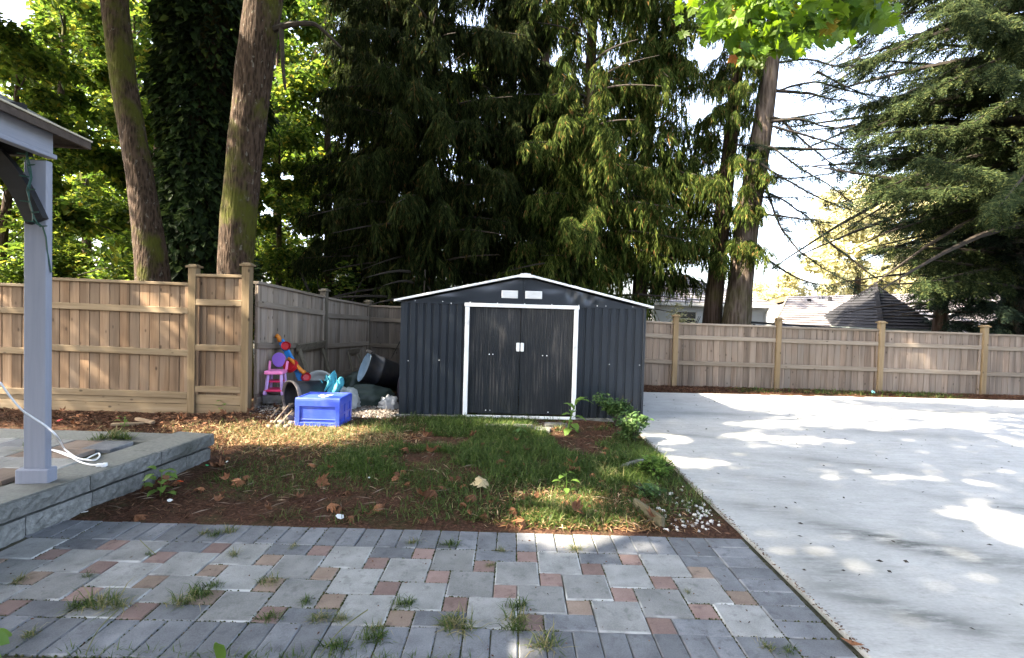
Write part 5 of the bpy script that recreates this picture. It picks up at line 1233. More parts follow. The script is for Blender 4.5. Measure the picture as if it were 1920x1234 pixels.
MB().bar(L_(653, 661, 9.5), L_(668, 720, 9.1), .05, .03, (1, -.3, 0)).build('leg', M['old_wood'], F2, bevel=.004)
MB().bar(L_(672, 664, 9.9), L_(684, 712, 9.6), .05, .03, (1, -.3, 0)).build('leg', M['old_wood'], F2, bevel=.004)
MB().bar(L_(653, 660, 9.45), L_(674, 657, 9.9), .03, .10, (.2, 0, 1)).build('cross_board', M['old_wood_x'], F2, bevel=.004)
def crumple(name, label, cat, loc, dims, mat, seed, sub_=4, amp=.22, freq=2.2, rz=0, ridge=True):
    bm = bmesh.new(); bmesh.ops.create_icosphere(bm, subdivisions=sub_, radius=1)
    V = np.array([v.co[:] for v in bm.verts]); n1 = vnoise(V, seed, freq, 3); n2 = 1-2*np.abs(vnoise(V, seed+9, freq*2.0, 3))
    k = 1+amp*n1+(amp*.55*n2 if ridge else 0)
    V = V*k[:, None]; V[:, 2] = np.where(V[:, 2] < -.35, -.35+(V[:, 2]+.35)*.15, V[:, 2]); V = (V+[0, 0, .40])*np.array(dims)
    for v, c in zip(bm.verts, V): v.co = c
    me = bpy.data.meshes.new(name); bm.to_mesh(me); bm.free(); me.materials.append(mat); me.polygons.foreach_set('use_smooth', [True]*len(me.polygons))
    o = link(name, me, None, loc, (0, 0, rz)); tag(o, label, cat); return o
crumple('tarp_bag', 'dark green plastic bag under the tilted black bin', 'bag', (-2.18, 7.62, gz(-2.18, 7.62)-.03), (.38, .26, .20), M['tarp'], 3, rz=.2)
crumple('tarp_bag', 'dark green bag bulging behind the clear plastic bag', 'bag', (-2.62, 8.35, gz(-2.62, 8.35)-.03), (.24, .22, .24), M['tarp'], 5, rz=.5)
crumple('plastic_bag', 'clear plastic bag behind the blue crate', 'bag', (-2.42, 7.25, gz(-2.42, 7.25)-.02), (.20, .18, .21), M['clear'], 8, amp=.3, freq=2.6)
crumple('white_bag', 'crumpled white bag at the left corner of the shed base', 'bag', (-1.80, 7.35, gz(-1.80, 7.35)-.02), (.13, .11, .13), M['white_bag'], 11, amp=.4, freq=2.8)
crumple('dark_rags', 'dark purple rags stuffed between the black bin and the shed wall', 'rags', (-1.72, 8.0, gz(-1.7, 8)-.02), (.10, .2, .30), m_flat('dark_purple_cloth', (.02,.015,.03), .8), 13)
# turquoise cloth: folded sheet
nx, ny = 26, 22; X, Y = np.meshgrid(np.linspace(-1, 1, nx+1), np.linspace(0, 1, ny+1))
fold = .05*np.sin(X*7+Y*3)+.03*np.sin(X*13-Y*5); Vc = np.stack([X*(.15-.05*Y)+.04*np.sin(Y*6), -.10*Y+fold*.8, -.36*Y+.05*np.cos(X*4)+.04*np.sin(X*9)*(1-Y)], -1).reshape(-1, 3)
i = np.arange(nx*ny); a_ = (i//nx)*(nx+1)+i % nx
o = link('cloth', mesh_np('cloth', Vc, np.stack([a_, a_+1, a_+nx+2, a_+nx+1], -1), M['turquoise'], True), None, (-2.54, 7.02, .52)); tag(o, 'turquoise cloth hanging in folds between the black tub and the clear bag', 'cloth')
md = o.modifiers.new('thick', 'SOLIDIFY'); md.thickness = .006
# white basin on edge
BS = thing('basin', 'dull white plastic basin standing on edge behind the black tub', 'basin', (-2.93, 7.55, .30))
Mx = orient((.25, -.9, .35), (0, 0, 0)); MB().lathe([(.215, 0), (.222, .015), (.20, .03), (.175, -.06), (.13, -.10), (0, -.10)], 30, Mx).build('bowl', M['white_plastic'], BS, smooth=True)
MB().lathe([(.222, .012), (.232, .006), (.225, -.004), (.215, .0)], 30, Mx).build('rim', M['white_plastic'], BS, smooth=True)
o = MB().box((0, 0, .06), (.30, .14, .12)).build('concrete_block', M['slab'], None, (-3.32, 6.98, gz(-3.3, 7.0)+.01), (0, 0, .25), bevel=.008); tag(o, 'grey concrete block under the doll high chair', 'block')
# stones and sticks in front of the tub
GS = 'rounded stones beside the blue crate'
def rock_mesh(seed, sub_=2):
    bm = bmesh.new(); bmesh.ops.create_icosphere(bm, subdivisions=sub_, radius=1)
    V = np.array([v.co[:] for v in bm.verts]); k = 1+.28*vnoise(V, seed, 1.4, 2)
    for v, c in zip(bm.verts, V*k[:, None]*[1, .8, .62]): v.co = c
    me = bpy.data.meshes.new('stone'); bm.to_mesh(me); bm.free(); me.polygons.foreach_set('use_smooth', [True]*len(me.polygons)); return me
rocks = [rock_mesh(100+i) for i in range(4)]
for me in rocks: me.materials.append(M['stone'])
for k, (u, v, s_) in enumerate([(541, 783, .075), (528, 790, .06), (535, 774, .05), (521, 796, .045), (546, 770, .055), (512, 789, .04), (538, 796, .05), (550, 778, .05), (505, 795, .035), (546, 790, .045)]):
    p = gp(u, v, .05); o = link('stone', rocks[k % 4], None, (p[0], p[1], gz(p[0], p[1])+s_*.35+(.03 if k in (2, 4) else 0)), (rnd.uniform(-.4, .4), rnd.uniform(-.4, .4), rnd.uniform(0, 6)), (s_, s_, s_)); tag(o, 'rounded brown grey stone in the little pile left of the blue crate', 'stone', GS)
GK = 'split sticks on the stone pile'
for k, (u0, v0, u1, v1, z0, z1) in enumerate([(505, 787, 524, 764, .03, .11), (513, 793, 540, 762, .05, .15), (523, 797, 548, 770, .03, .12), (508, 778, 530, 759, .02, .10)]):
    p, q = gp(u0, v0, z0), gp(u1, v1, z1); c = (p+q)/2
    o = MB().bar(p-c, q-c, .022, .016).build('stick', M['pale_wood'], None, tuple(c), bevel=.005); tag(o, 'split pale brown stick lying on the stones left of the blue crate', 'stick', GK)
for k, (x, y, l, a_) in enumerate([(-4.58, 5.93, .34, .3), (-4.42, 5.98, .30, -.35)]):
    o = MB().box((0, 0, .02), (l, .05, .032)).build('offcut', M['pale_wood'], None, (x, y, gz(x, y)+.005+.03*k), (0, .05*k, a_), bevel=.004)
    tag(o, ['lower pale timber offcut on the soil behind the raised patio', 'upper pale timber offcut lying across the other behind the raised patio'][k], 'offcut')

# ================================================================== SMALL THINGS ON THE GROUND
# slabs in front of the doors
for k, (x, y, sx, sy, a_, lb) in enumerate([(-.16, 6.28, .30, .16, .05, 'grey stepping slab in the grass before the shed doors, left one'), (.18, 6.30, .26, .20, .02, 'square grey stepping slab in the middle before the shed doors'), (.42, 6.20, .20, .16, -.1, 'small dark stepping slab right of the square slab'), (-.45, 6.52, .34, .18, .03, 'slab half grown over by grass before the left shed door'), (.62, 6.5, .3, .14, .0, 'pale slab in the gravel before the right shed door')]):
    o = MB().box((0, 0, .03), (sx, sy, .06)).build('stepping_slab', M['slab'], None, (x, y, gz(x, y)-.018), (rnd.uniform(-.03, .03), rnd.uniform(-.03, .03), a_), bevel=.008); tag(o, lb, 'slab')
# timber edging
p, q = gp(1190, 938, .06), gp(1243, 990, .0)
o = MB().bar((0, 0, 0), tuple((q-p)*[1, 1, 0]), .035, .10).build('edging_board', m_wood('mossy_edging', (.075,.062,.035), (.115,.10,.06), (.16,.14,.09), axis='y'), None, (p[0], p[1], .028), bevel=.006); tag(o, 'short mossy timber edging board standing in the soil by the white pebbles', 'board')
o = MB().tube(smooth([gp(1163, 876, .05), gp(1185, 868, .07), gp(1205, 864, .08), gp(1222, 866, .06)], 4), [.012, .016, .02, .022, .022, .022, .022, .022, .02, .018, .016, .014, .012], 8).build('branch_piece', M['slab'], None); tag(o, 'pale grey piece of branch lying in the grass near the concrete edge', 'branch')
# white pebbles
peb = [rock_mesh(200+i, 1) for i in range(3)]
for me in peb: me.materials.append(M['pebble'])
rp = np.random.RandomState(5); cnt = 0
while cnt < 78:
    u, v = rp.normal(1300, 36), rp.normal(962, 26)
    p = gp(u, v, 0)
    if p[0] > 1.62 or p[1] < 3.5 or p[0] < 1.13+.35*(p[1]-3.5)*0: continue
    s_ = rp.uniform(.007, .019)*(1 if rp.rand() < .85 else 1.4)
    o = link('pebble', peb[rp.randint(3)], None, (p[0], p[1], gz(p[0], p[1])+s_*.3), (rp.uniform(-.5, .5), rp.uniform(-.5, .5), rp.uniform(0, 6)), (s_, s_, s_)); tag(o, 'white pebble in the scatter on brown soil at the concrete edge', 'pebble', 'white pebbles by the driveway edge'); cnt += 1
# gravel (uncountable)
def chips(rs, n, xs, ys, s0, s1, mat, name, dens=None, flat=.6):
    x, y = rs.uniform(*xs, n), rs.uniform(*ys, n)
    if dens is not None: k = rs.rand(n) < dens(x, y); x, y = x[k], y[k]
    n = len(x); t = np.array([[1,0,0],[-.5,.86,0],[-.5,-.86,0],[0,0,1.0],[0,0,-.6]])*[1, 1, flat]; T = np.array([[0,1,3],[1,2,3],[2,0,3],[1,0,4],[2,1,4],[0,2,4]])
    s_ = rs.uniform(s0, s1, n)
    V, Fc = scatter(rs, [(t, T)], np.stack([x, y, bed_z(x, y)+s_*.2], -1), rs.uniform(0, 6.28, n), rs.uniform(-.6, .6, n), rs.uniform(-.6, .6, n), s_)
    o = link(name, mesh_np(name, V, Fc, mat)); tag(o, kind='stuff'); return o
gd = lambda x, y: np.clip(1.15-np.minimum(((x+2.75)/.95)**2+((y-7.3)/1.0)**2, ((x+1.9)/.55)**2+((y-6.95)/.30)**2), 0, 1)
chips(rs, 17000, (-3.55, -1.45), (6.2, 9.6), .010, .026, M['gravel'], 'gravel', gd)
chips(rs, 900, (-.5, 1.0), (6.2, 6.9), .008, .018, M['gravel'], 'gravel', lambda x, y: np.clip(1-((x-.35)/.6)**2-((y-6.5)/.3)**2, 0, 1))
# mulch, needles, chips
def slivers(name, n, xs, ys, L0, L1, mat, dens, zf, seed, wid=.16, stand=.35):
    rs = np.random.RandomState(seed); x, y = rs.uniform(*xs, n), rs.uniform(*ys, n); k = rs.rand(n) < dens(x, y); x, y = x[k], y[k]; n = len(x)
    t = np.array([[-.5,0,0],[0,wid/2,.05],[.5,0,0],[0,-wid/2,.05]]); T = np.array([[0,1,2],[0,2,3]])
    V, Fc = scatter(rs, [(t, T)], np.stack([x, y, zf(x, y)+.004+rs.rand(n)*.012], -1), rs.uniform(0, 6.28, n), rs.normal(0, stand, n), rs.normal(0, .4, n), rs.uniform(L0, L1, n))
    o = link(name, mesh_np(name, V, Fc, mat)); tag(o, kind='stuff'); return o
def in_bed(x, y): return (x < 1.64) & (y > 3.45) & ((x > -2.86-.126*(4.8-y)+.02) | (y > 4.84)) & ~((y > 6.9) & (x > -1.6))
def d_mulch(x, y): return in_bed(x, y)*np.clip(.55+.9*vnoise(np.stack([x, y, x*0], -1), 31, 1.7, 3), .12, 1)
slivers('mulch', 60000, (-3.3, 1.66), (3.44, 9.5), .018, .06, M['litter'], d_mulch, bed_z, 3)
slivers('mulch', 16000, (-8.5, -3.0), (4.8, 6.66), .03, .09, M['litter'], in_bed, bed_z, 4)
slivers('straw', 42000, (-4.6, -1.0), (4.9, 6.5), .025, .09, M['straw'], lambda x, y: in_bed(x, y)*np.exp(-(((x+2.4)/1.0)**2+((y-5.75)/.42)**2)), bed_z, 13)  # pale straw packed into the sun patch to brighten it
slivers('straw', 9000, (-.2, 1.4), (3.46, 4.4), .025, .08, M['straw'], lambda x, y: in_bed(x, y)*np.exp(-(((x-.55)/.5)**2+((y-3.75)/.35)**2)), bed_z, 14)  # same pale straw brightening the near sun patch
slivers('twigs', 420, (-2.9, 1.5), (3.5, 6.8), .05, .20, M['twig_pale'], in_bed, lambda x, y: bed_z(x, y)+.01, 15, wid=.014, stand=.12)
strip_z = lambda x, y: .014+.012*vnoise(np.stack([x, y, x*0], -1), 5, 2.2)
slivers('mulch', 16000, (1.9, 12.5), (9.52, 10.42), .03, .10, M['litter'], lambda x, y: (y > 9.52+.045*np.maximum(0, x-3))*.9, strip_z, 5)
slivers('edge_dirt', 1300, (1.635, 1.70), (2.1, 6.9), .008, .026, M['litter'], lambda x, y: np.clip(1-abs(x-1.664)/.03, 0, 1), lambda x, y: x*0+.012, 16, wid=.4, stand=.15)
rj = np.random.RandomState(33); jx, jy = [], []
for (x_, y_, wx_, wy_) in RECTS:
    m_ = rj.poisson(26)
    for _ in range(m_):
        if rj.rand() < .5: jx.append(x_+rj.uniform(-.5, .5)*wx_); jy.append(y_+wy_/2*rj.choice([-1, 1]))
        else: jx.append(x_+wx_/2*rj.choice([-1, 1])); jy.append(y_+rj.uniform(-.5, .5)*wy_)
jx, jy = np.array(jx), np.array(jy); k = vnoise(np.stack([jx, jy, jx*0], -1), 71, 2.2, 3) > -.22; jx, jy = jx[k], jy[k]; n_ = len(jx)
t_ = np.array([[-.5,-.3,0],[.5,-.25,0],[.3,.4,.1],[-.4,.3,0],[0,0,.55]]); T_ = np.array([[0,1,4],[1,2,4],[2,3,4],[3,0,4]])
V, Fc = scatter(rj, [(t_, T_)], np.stack([jx+rj.normal(0, .002, n_), jy+rj.normal(0, .002, n_), np.full(n_, -.0075)], -1), rj.uniform(0, 6.28, n_), rj.normal(0, .1, n_), rj.normal(0, .1, n_), rj.uniform(.007, .018, n_))
o = link('joint_moss', mesh_np('joint_moss', V, Fc, m_leaf('joint_moss', [(0, (.02,.025,.008)), (.5, (.045,.055,.016)), (1, (.09,.075,.04))], .1, rough=.95, spec=.05))); tag(o, kind='stuff')
slivers('driveway_specks', 420, (1.75, 9), (2.1, 9.4), .010, .042, M['twig'], lambda x, y: x*0+1, lambda x, y: x*0+.014, 6, wid=.5, stand=.1)
slivers('patio_specks', 240, (-2.9, 1.6), (2.1, 3.4), .008, .022, M['litter'], lambda x, y: x*0+.8, lambda x, y: x*0-.001, 7, wid=.5, stand=.1)
# dead leaves one by one
dl = [mesh_np('fallen_leaf', *maple_mesh(c, 300+i, .07), M['dead']) for i, c in enumerate((.9, 1.5, -1.0, 1.9))]
GL = 'dead brown maple leaves on the soil and grass'
rl = np.random.RandomState(21); spots = [(858, 905), (870, 912), (862, 898), (930, 872), (950, 878), (805, 855), (727, 860), (795, 938), (710, 945), (615, 950), (595, 905), (520, 800), (455, 895), (460, 908), (380, 915), (270, 922), (262, 960), (300, 905), (1075, 875), (1090, 884), (1130, 872), (1180, 915), (1170, 930), (1140, 905), (1190, 925), (1060, 945), (1205, 945), (735, 900), (648, 922), (560, 935), (820, 930), (985, 935), (1010, 940), (1110, 950), (330, 900), (420, 880), (1128, 795), (1060, 790), (790, 825), (760, 850), (1085, 965), (900, 940), (690, 870), (1055, 872), (505, 960), (1105, 895), (640, 955), (1150, 950), (585, 870), (1220, 975)]
for k in range(112):
    if k < len(spots): u, v = spots[k]; u += rl.uniform(-5, 5)
    else: u, v = rl.uniform(330, 1220), rl.uniform(800, 980)
    p = gp(u, v, .03)
    if not in_bed(p[0], p[1]): continue
    s_ = rl.uniform(.06, .13) if k < len(spots) else rl.uniform(.04, .09)
    o = link('fallen_leaf', dl[rl.randint(4)], None, (p[0], p[1], gz(p[0], p[1])+.025+rl.rand()*.03), (rl.uniform(-.7, .7), rl.uniform(-.7, .7), rl.uniform(0, 6.28)), (s_, s_, s_)); tag(o, 'curled brown dead maple leaf lying on the soil and grass of the bed', 'leaf', GL)
for k in range(46):
    u, v = rl.uniform(100, 520), rl.uniform(775, 800); p = gp(u, v, 0)
    if not in_bed(p[0], p[1]): continue
    s_ = rl.uniform(.05, .11); o = link('fallen_leaf', dl[rl.randint(4)], None, (p[0], p[1], gz(p[0], p[1])+.02), (rl.uniform(-.6, .6), rl.uniform(-.6, .6), rl.uniform(0, 6.28)), (s_, s_, s_)); tag(o, 'dead leaf on the strip of soil along the left fence', 'leaf', 'dead leaves along the left fence')
p = gp(910, 915, .04); o = link('fallen_leaf', mesh_np('fallen_leaf', *maple_mesh(.9, 400, .08), M['dead_pale']), None, (p[0]-.02, p[1]-.03, gz(p[0], p[1])+.07), (.35, .15, .25), (.14, .16, .14)); tag(o, 'large pale yellow maple leaf lying alone in the grass before the patio', 'leaf')
p = gp(1598, 1207, .02); o = link('fallen_leaf', mesh_np('fallen_leaf', np.array([[-.5,0,.1],[0,.2,0],[.5,0,.12],[0,-.2,.02],[0,0,-.05]]), np.array([[0,1,4],[1,2,4],[2,3,4],[3,0,4]]), M['dead']), None, (p[0], p[1], .022), (.1, 0, -.6), (.10, .10, .10)); tag(o, 'narrow folded brown leaf at the near corner of patio and concrete', 'leaf')
# bright scraps
for (u, v, col, lb, s_) in [(338, 905, (.75,.10,.02), 'orange red plastic scrap on the soil by the block wall', .05), (318, 942, (.7,.7,.68), 'white paper scrap under the bright green seedling', .035), (160, 963, (.72,.72,.70), 'white chip on the soil at the patio edge near the block wall', .035), (425, 868, (.75,.76,.75), 'tiny white scrap on dark soil right of the raised patio corner', .03), (637, 972, (.70,.72,.72), 'torn white plastic scrap at the edge of the soldier pavers', .06), (388, 875, (.03,.30,.10), 'small green scrap at the corner of the block wall', .03), (692, 898, (.7,.7,.7), 'small white stone in the middle of the grass', .02), (1637, 738, (.30,.62,.52), 'mint green plastic lid standing at the foot of the long fence', .12), (112, 790, (.5,.02,.03), 'red plastic scrap on soil behind the raised patio', .06)]:
    p = gp(u, v, .02); bm = MB().lathe([(0, .1), (.5, .06), (.42, -.05), (0, -.1)], 7).box((.35, .1, .05), (.5, .12, .08), (.3, .2, .5))
    o = bm.build('plastic_scrap', m_flat('scrap_'+str(u), col, .5), None, (p[0], p[1], max(.012, gz(p[0], p[1]) if p[0] < 1.6 else 0)+.02), (1.1 if s_ > .1 else .3, .2, u*.1)); o.scale = (s_,)*3; tag(o, lb, 'scrap')

# ---- grass
def blades(rs, x, y, z, L, wd, spread, mat, name='grass', parent=None):
    n = len(x); az = rs.uniform(0, 2*PI, n); ln = np.abs(rs.normal(0, spread, n)); cu = rs.uniform(.3, 1.1, n)
    dx, dy = np.cos(az), np.sin(az); sx, sy = -dy, dx
    def pt(t):
        th = ln+cu*t*1.2; return np.stack([x+dx*L*t*np.sin(th)*.9, y+dy*L*t*np.sin(th)*.9, z+L*t*np.cos(np.minimum(th, 1.45))], -1)
    s3 = np.stack([sx, sy, sx*0], -1)*(wd/2)[:, None]; b, m, t = pt(0.0), pt(.55), pt(1.0)
    V = np.stack([b-s3, b+s3, m+s3*.8, m-s3*.8, t], 1).reshape(-1, 3); k = (np.arange(n)*5)[:, None]
    T = np.concatenate([k+[0,1,2], k+[0,2,3], k+[3,2,4]], 0)
    return mesh_np(name, V, T, mat)
rg = np.random.RandomState(9)
def grass_density(x, y):
    q = vnoise(np.stack([x, y, x*0], -1), 41, 1.3, 4)
    core = np.exp(-(((x+.2)/1.45)**4+((y-5.55)/1.15)**4))
    core = np.maximum(core, .75*np.exp(-(((x-1.0)/.62)**2+((y-4.9)/.75)**2)))
    core = np.maximum(core, .35*np.exp(-(((x+1.7)/.6)**2+((y-5.5)/.5)**2)))
    core = np.maximum(core, .22*np.exp(-(((x+1.0)/.9)**2+((y-4.0)/.5)**2)))
    core = np.maximum(core, .40*np.exp(-(((x-.45)/.4)**2+((y-3.72)/.22)**2)))
    slab = np.exp(-(((x-.25)/.55)**2+((y-6.38)/.22)**2))
    return np.clip(core*(1.0+2.8*q)-.75*slab-.04, 0, 1)*in_bed(x, y)
N = 270000; x, y = rg.uniform(-3.2, 1.66, N), rg.uniform(3.46, 6.92, N); k = rg.rand(N) < grass_density(x, y); x, y = x[k], y[k]
L = rg.uniform(.045, .15, len(x))*(.75+.5*np.clip(vnoise(np.stack([x, y, x*0], -1), 44, 2.0, 2)+.4, 0, 1)); lush = (y > 4.35) | (rg.rand(len(x)) < .8)
o = link('grass', blades(rg, x[lush], y[lush], bed_z(x[lush], y[lush]), L[lush], rg.uniform(.004, .009, lush.sum()), .55, M['grass'])); tag(o, kind='stuff')
o = link('dry_grass', blades(rg, x[~lush], y[~lush], bed_z(x[~lush], y[~lush]), L[~lush]*.9, rg.uniform(.004, .008, (~lush).sum()), .7, M['grass_dry'])); tag(o, kind='stuff')
N = 34000; x, y = rg.uniform(-2.7, 1.2, N), rg.uniform(3.52, 5.3, N); k = in_bed(x, y) & (rg.rand(N) < np.clip((.44+1.5*vnoise(np.stack([x, y, x*0], -1), 61, 1.6, 3))*np.clip((x+2.9)/1.2, .2, 1), 0, 1)); x, y = x[k], y[k]
o = link('thin_grass', blades(rg, x, y, bed_z(x, y), rg.uniform(.035, .10, len(x)), rg.uniform(.003, .006, len(x)), .75, M['grass'])); tag(o, kind='stuff')
N = 3600; x, y = rg.normal(-2.2, .75, N), rg.normal(5.75, .28, N); k = in_bed(x, y) & (x < -1.2); x, y = x[k], y[k]
o = link('dry_grass', blades(rg, x, y, bed_z(x, y), rg.uniform(.05, .16, len(x)), rg.uniform(.004, .008, len(x)), .8, M['grass_dry'])); tag(o, kind='stuff')
# weeds along the far strip
N = 1500; x = np.concatenate([rg.normal(c, .28, N//5) for c in (5.0, 6.1, 6.9, 8.0, 8.6)]); y = rg.uniform(9.75, 10.3, len(x))
o = link('strip_weeds', blades(rg, x, y, x*0+.01, rg.uniform(.05, .16, len(x)), rg.uniform(.008, .016, len(x)), .7, M['grass'])); tag(o, kind='stuff')
# tufts between the pavers: one thing each
GT = 'grass tufts growing between the pavers'
tuft = []
for i in range(5):
    r = np.random.RandomState(500+i); n = 90; tuft.append(blades(r, r.normal(0, .026, n), r.normal(0, .013, n), np.zeros(n), r.uniform(.03, .095, n), r.uniform(.0025, .005, n), .75, M['grass'] if i % 2 else M['grass_dry'], 'grass_tuft'))
tl = [(185, 1135, 1.9), (150, 1138, 1.3), (225, 1138, 1.2), (165, 1080, .7), (35, 1090, .9), (440, 1040, .9), (370, 1118, 1.5), (345, 1130, 1.4), (400, 1100, 1.0), (505, 1092, 1.1), (430, 997, 1.1), (405, 1003, .9), (385, 1000, .8), (505, 1160, 1.1), (600, 1160, 1.0), (640, 1160, .9), (758, 1135, 1.2), (775, 1018, .9), (845, 1022, 1.2), (860, 1178, 1.7), (845, 1170, 1.3), (972, 1140, 1.3), (970, 1165, 1.5), (965, 1180, 1.1), (1080, 1030, 1.0), (1020, 1212, 1.6), (700, 1200, 1.3), (705, 1180, 1.0), (630, 1215, 1.3), (550, 1026, .7), (940, 1032, .7), (575, 1128, .8), (1440, 1215, .8), (1480, 1222, .8), (920, 1060, .6), (1290, 1110, .5), (280, 1040, .6), (55, 1190, .8)]
ORD = ['leftmost', 'second from the left', 'third from the left', 'fourth from the left', 'fifth from the left', 'sixth from the left', 'seventh from the left', 'eighth from the left', 'ninth from the left', 'tenth from the left']
cls = {}
for k, (u, v, s_) in enumerate(tl):
    p = gp(u, v, 0); zone = 'the far soldier course' if p[1] > 3.12 else 'the near soldier course' if p[1] < 2.40 else 'the front half of the square pavers' if p[1] < 2.78 else 'the rear half of the square pavers'
    cls.setdefault((zone, 'big' if s_ >= 1.3 else 'middling' if s_ >= 1.0 else 'small'), []).append((u, k))
tlab = {}
for (zone, size), it in cls.items():
    it.sort()
    for r_, (u, k) in enumerate(it): tlab[k] = f'{size} grass tuft in {zone}' + (f', {ORD[r_]}' if len(it) > 1 else '')
for k, (u, v, s_) in enumerate(tl):
    p = gp(u, v, 0); o = link('grass_tuft', tuft[k % 5], None, (p[0], p[1], -.006), (0, 0, rl.uniform(0, 3.14) if s_ < 1 else rl.uniform(-.3, .3)), (s_*.9, s_*.9, s_*.9)); tag(o, tlab[k], 'grass tuft', GT)
for k, (u, v, s_) in enumerate([(985, 815, 1.6), (1050, 808, 1.8), (215, 818, 1.7), (235, 822, 1.3), (190, 822, 1.2), (60, 840, 1.3)]):
    z = PT+.012 if u < 300 else .0; p = gp(u, v, z); o = link('grass_tuft', tuft[(k*2) % 5], None, (p[0], p[1], z-.006 if u < 300 else gz(p[0], p[1])), (0, 0, k), (s_*1.2,)*3)
    tag(o, {215: 'biggest dry grass tuft on the raised patio right of the grey post', 235: 'rightmost dry grass tuft on the raised patio', 190: 'left one of the dry tufts right of the grey post', 60: 'dry grass tuft on the raised patio hidden close behind the grey post'}[u] if u < 300 else ('bright grass tuft between the slabs before the shed door' if k == 0 else 'bright grass tuft right of the square slab before the shed door'), 'grass tuft', 'grass tufts on the raised patio' if u < 300 else None)
# near edge grass strip
N = 2600; x, y = rg.uniform(-1.9, .1, N), rg.normal(2.105, .022, N)
o = link('edge_grass', blades(rg, x, y, x*0-.03, rg.uniform(.03, .10, N), rg.uniform(.0025, .005, N), .7, M['grass'])); tag(o, kind='stuff')
# seed stalks
for k, (a_, b_, c_, lb) in enumerate([((600, 1228), (640, 1180), (690, 1143), 'dry arching grass seed stalk over the near pavers'), ((160, 1228), (185, 1180), (222, 1143), 'pale dry stalk lying across the near left pavers'), ((262, 1012), (275, 1025), (292, 1040), 'short pale dry straw on the left pavers')]):
    pz = [(0, .05, .11), (.004, .008, .012), (.03, .02, .01)][k]
    P = [gp(*q, z) for q, z in zip((a_, b_, c_), pz)]
    o = MB().tube(smooth(P, 6), list(np.linspace(.0022, .0028, 13)), 5).build('grass_stalk', M['grass_dry'], None); tag(o, lb, 'stalk')

# ---- plants
def plant_leaf(L_, W_, n=6, bend=.6, mat='weed', wave=.0):
    V, T = [], []
    for k in range(n+1):
        t = k/n; hw = W_*math.sin(PI*min(1, t*.93+.07))**.8*(1 if t < .98 else .05); x = L_*(t-.12*bend*t*t); z = L_*(.5*t*(1-t)*.4-bend*.45*t*t); wv = wave*math.sin(t*17)
        V += [(x, -hw, z+wv+.25*hw), (x, 0, z), (x, hw, z-wv+.25*hw)]
    for k in range(n):
        a = 3*k; T += [(a, a+1, a+4), (a, a+4, a+3), (a+1, a+2, a+5), (a+1, a+5, a+4)]
    return mesh_np('leaf', np.array(V), np.array(T), M[mat], smooth=True)
# tall dock-like weed before the shed doors
WD = thing('tall_weed', 'tall weed with long curling leaves before the right shed door jamb', 'plant', (.72, 6.12, gz(.72, 6.12)))
MB().tube([(0, 0, -.02), (.03, 0, .16), (.07, .02, .30), (.12, .02, .42)], [.012, .011, .008, .004], 7).build('stem', M['weed'], WD)
for k, (z, az, pt_, L_, w_) in enumerate([(.40, -.1, -.35, .22, .045), (.36, .4, -.9, .20, .05), (.30, 2.6, -.8, .17, .05), (.22, 3.4, -.5, .16, .05), (.20, -.4, -.3, .18, .05), (.14, 2.2, -.2, .16, .055), (.12, -1.2, -.1, .18, .055), (.06, 4.2, .0, .17, .05), (.05, .6, .05, .17, .05), (.27, -1.9, -.5, .15, .045)]):
    link('leaf', plant_leaf(L_, w_, bend=.9, wave=.006), WD, (.03+z*.18, .01, z), (0, pt_, az))
# young seedling by the wall and others
def seedling(name, label, u, v, sc, mat, seed, n=14, loc=None):
    r = random.Random(seed); p = gp(u, v, .02) if loc is None else loc; T = thing(name, label, 'plant', (p[0], p[1], gz(p[0], p[1]) if loc is None else loc[2]))
    MB().tube([(0, 0, -.02), (.01, 0, .10*sc), (.0, .02, .2*sc)], [.005, .004, .002], 5).build('stem', M['weed'], T)
    for k in range(n):
        z = sc*(.03+.18*k/n); a = k*2.4+r.uniform(-.3, .3); q = sc*r.uniform(.02, .06)
        link('leaf', plant_leaf(.085*sc*r.uniform(.7, 1.2), .028*sc, 4, .7, mat), T, (q*math.cos(a), q*math.sin(a), z), (0, r.uniform(-.5, .3), a))
    return T
seedling('seedling', 'bright lime green seedling growing against the block wall', 300, 928, 1.05, 'weed', 1, 18)
seedling('seedling', 'small upright weed at the foot of the tan fence post', 418, 775, .95, 'weed', 2, 9)
seedling('seedling', 'low leafy weed between the stepping slabs', 975, 822, .8, 'shrub', 3, 12)
seedling('seedling', 'small green weed among dead leaves behind the raised patio', 232, 800, .7, 'weed', 4, 8)
seedling('seedling', 'broad leaved weed in the sunlit patch of the bed', 1060, 925, .9, 'weed', 6, 9)
bush('shrub', 'leafy evergreen shrub at the right front corner of the shed', (1.44, 6.66, .0), .30, .46, 1000, .060, M['shrub'], 90)
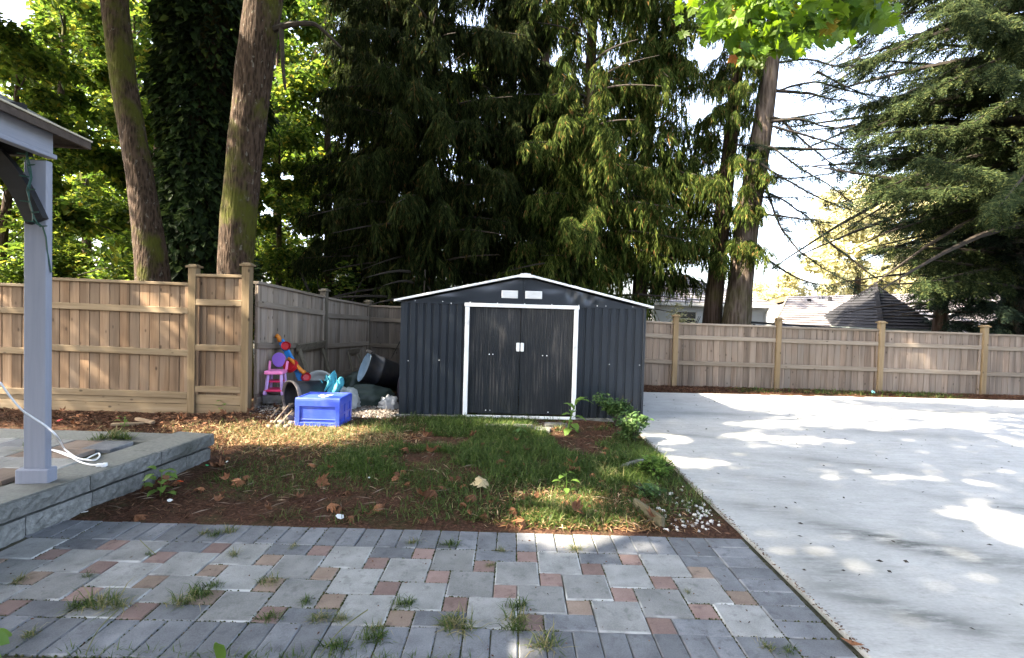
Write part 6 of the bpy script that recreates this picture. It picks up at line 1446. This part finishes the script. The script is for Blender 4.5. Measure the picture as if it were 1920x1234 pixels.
bush('shrub', 'second leafy shrub spilling over the concrete in front of the corner shrub', (1.50, 5.86, .0), .23, .34, 700, .058, M['shrub'], 91)
bush('shrub', 'loose light green shrub on the concrete edge above the white pebbles', (1.42, 4.66, .0), .20, .20, 300, .050, M['weed'], 92)
bush('shrub', 'low sprawling shrub beside the mossy edging board', (1.16, 4.10, .0), .16, .14, 170, .045, M['shrub'], 93)
for k, (x, y, n, L_, lb) in enumerate([(.95, 4.55, 60, .30, 'arching clump of long bright grass in the sunlit part of the bed'), (.42, 3.72, 70, .26, 'dry sunlit grass clump at the soldier pavers'), (1.30, 4.95, 60, .28, 'long grass clump leaning over the concrete edge'), (1.52, 4.05, 40, .14, 'small dark grass clump among the white pebbles'), (-.2, 3.62, 26, .22, 'sparse grass clump at the left end of the bed edge'), (-1.05, 3.66, 40, .14, 'low grass clump by the torn white scrap')]):
    r = np.random.RandomState(700+k); o = link('grass_clump', blades(r, r.normal(0, .06, n*2), r.normal(0, .05, n*2), np.zeros(n*2), r.uniform(.4, 1.0, n*2)*L_, r.uniform(.004, .007, n*2), .8, M['grass_dry'] if k in (0, 1) else M['grass'], 'grass_clump'), None, (x, y, gz(x, y))); tag(o, lb, 'grass clump')
# plants at the very near edge
DN = thing('dandelion', 'upright toothed green leaf rising at the near edge of the patio', 'plant', (-1.21, 2.10, -.02)); 
link('leaf', plant_leaf(.16, .022, 8, .25, 'weed', .004), DN, (0, 0, 0), (.2, -1.25, -1.5)); link('leaf', plant_leaf(.13, .013, 8, .3, 'grass', .003), DN, (.09, .01, 0), (.0, -1.0, -.6))
LV = thing('broadleaf_weed', 'broad green leaves poking in at the lower left corner of the picture', 'plant', (-2.165, 2.11, -.01))
MB().tube([(-.06, 0, 0), (-.04, 0, .10), (-.05, 0, .16)], [.006, .005, .003], 6).build('stem', M['weed'], LV)
for z, y, L_, az in ((.085, -.02, .11, .1), (.015, -.03, .11, -.15), (.11, .0, .08, 2.4), (.05, .03, .08, 1.4)): link('leaf', plant_leaf(L_, .032, 6, .5, 'weed'), LV, (-.07, y, z), (.5, .15, az))
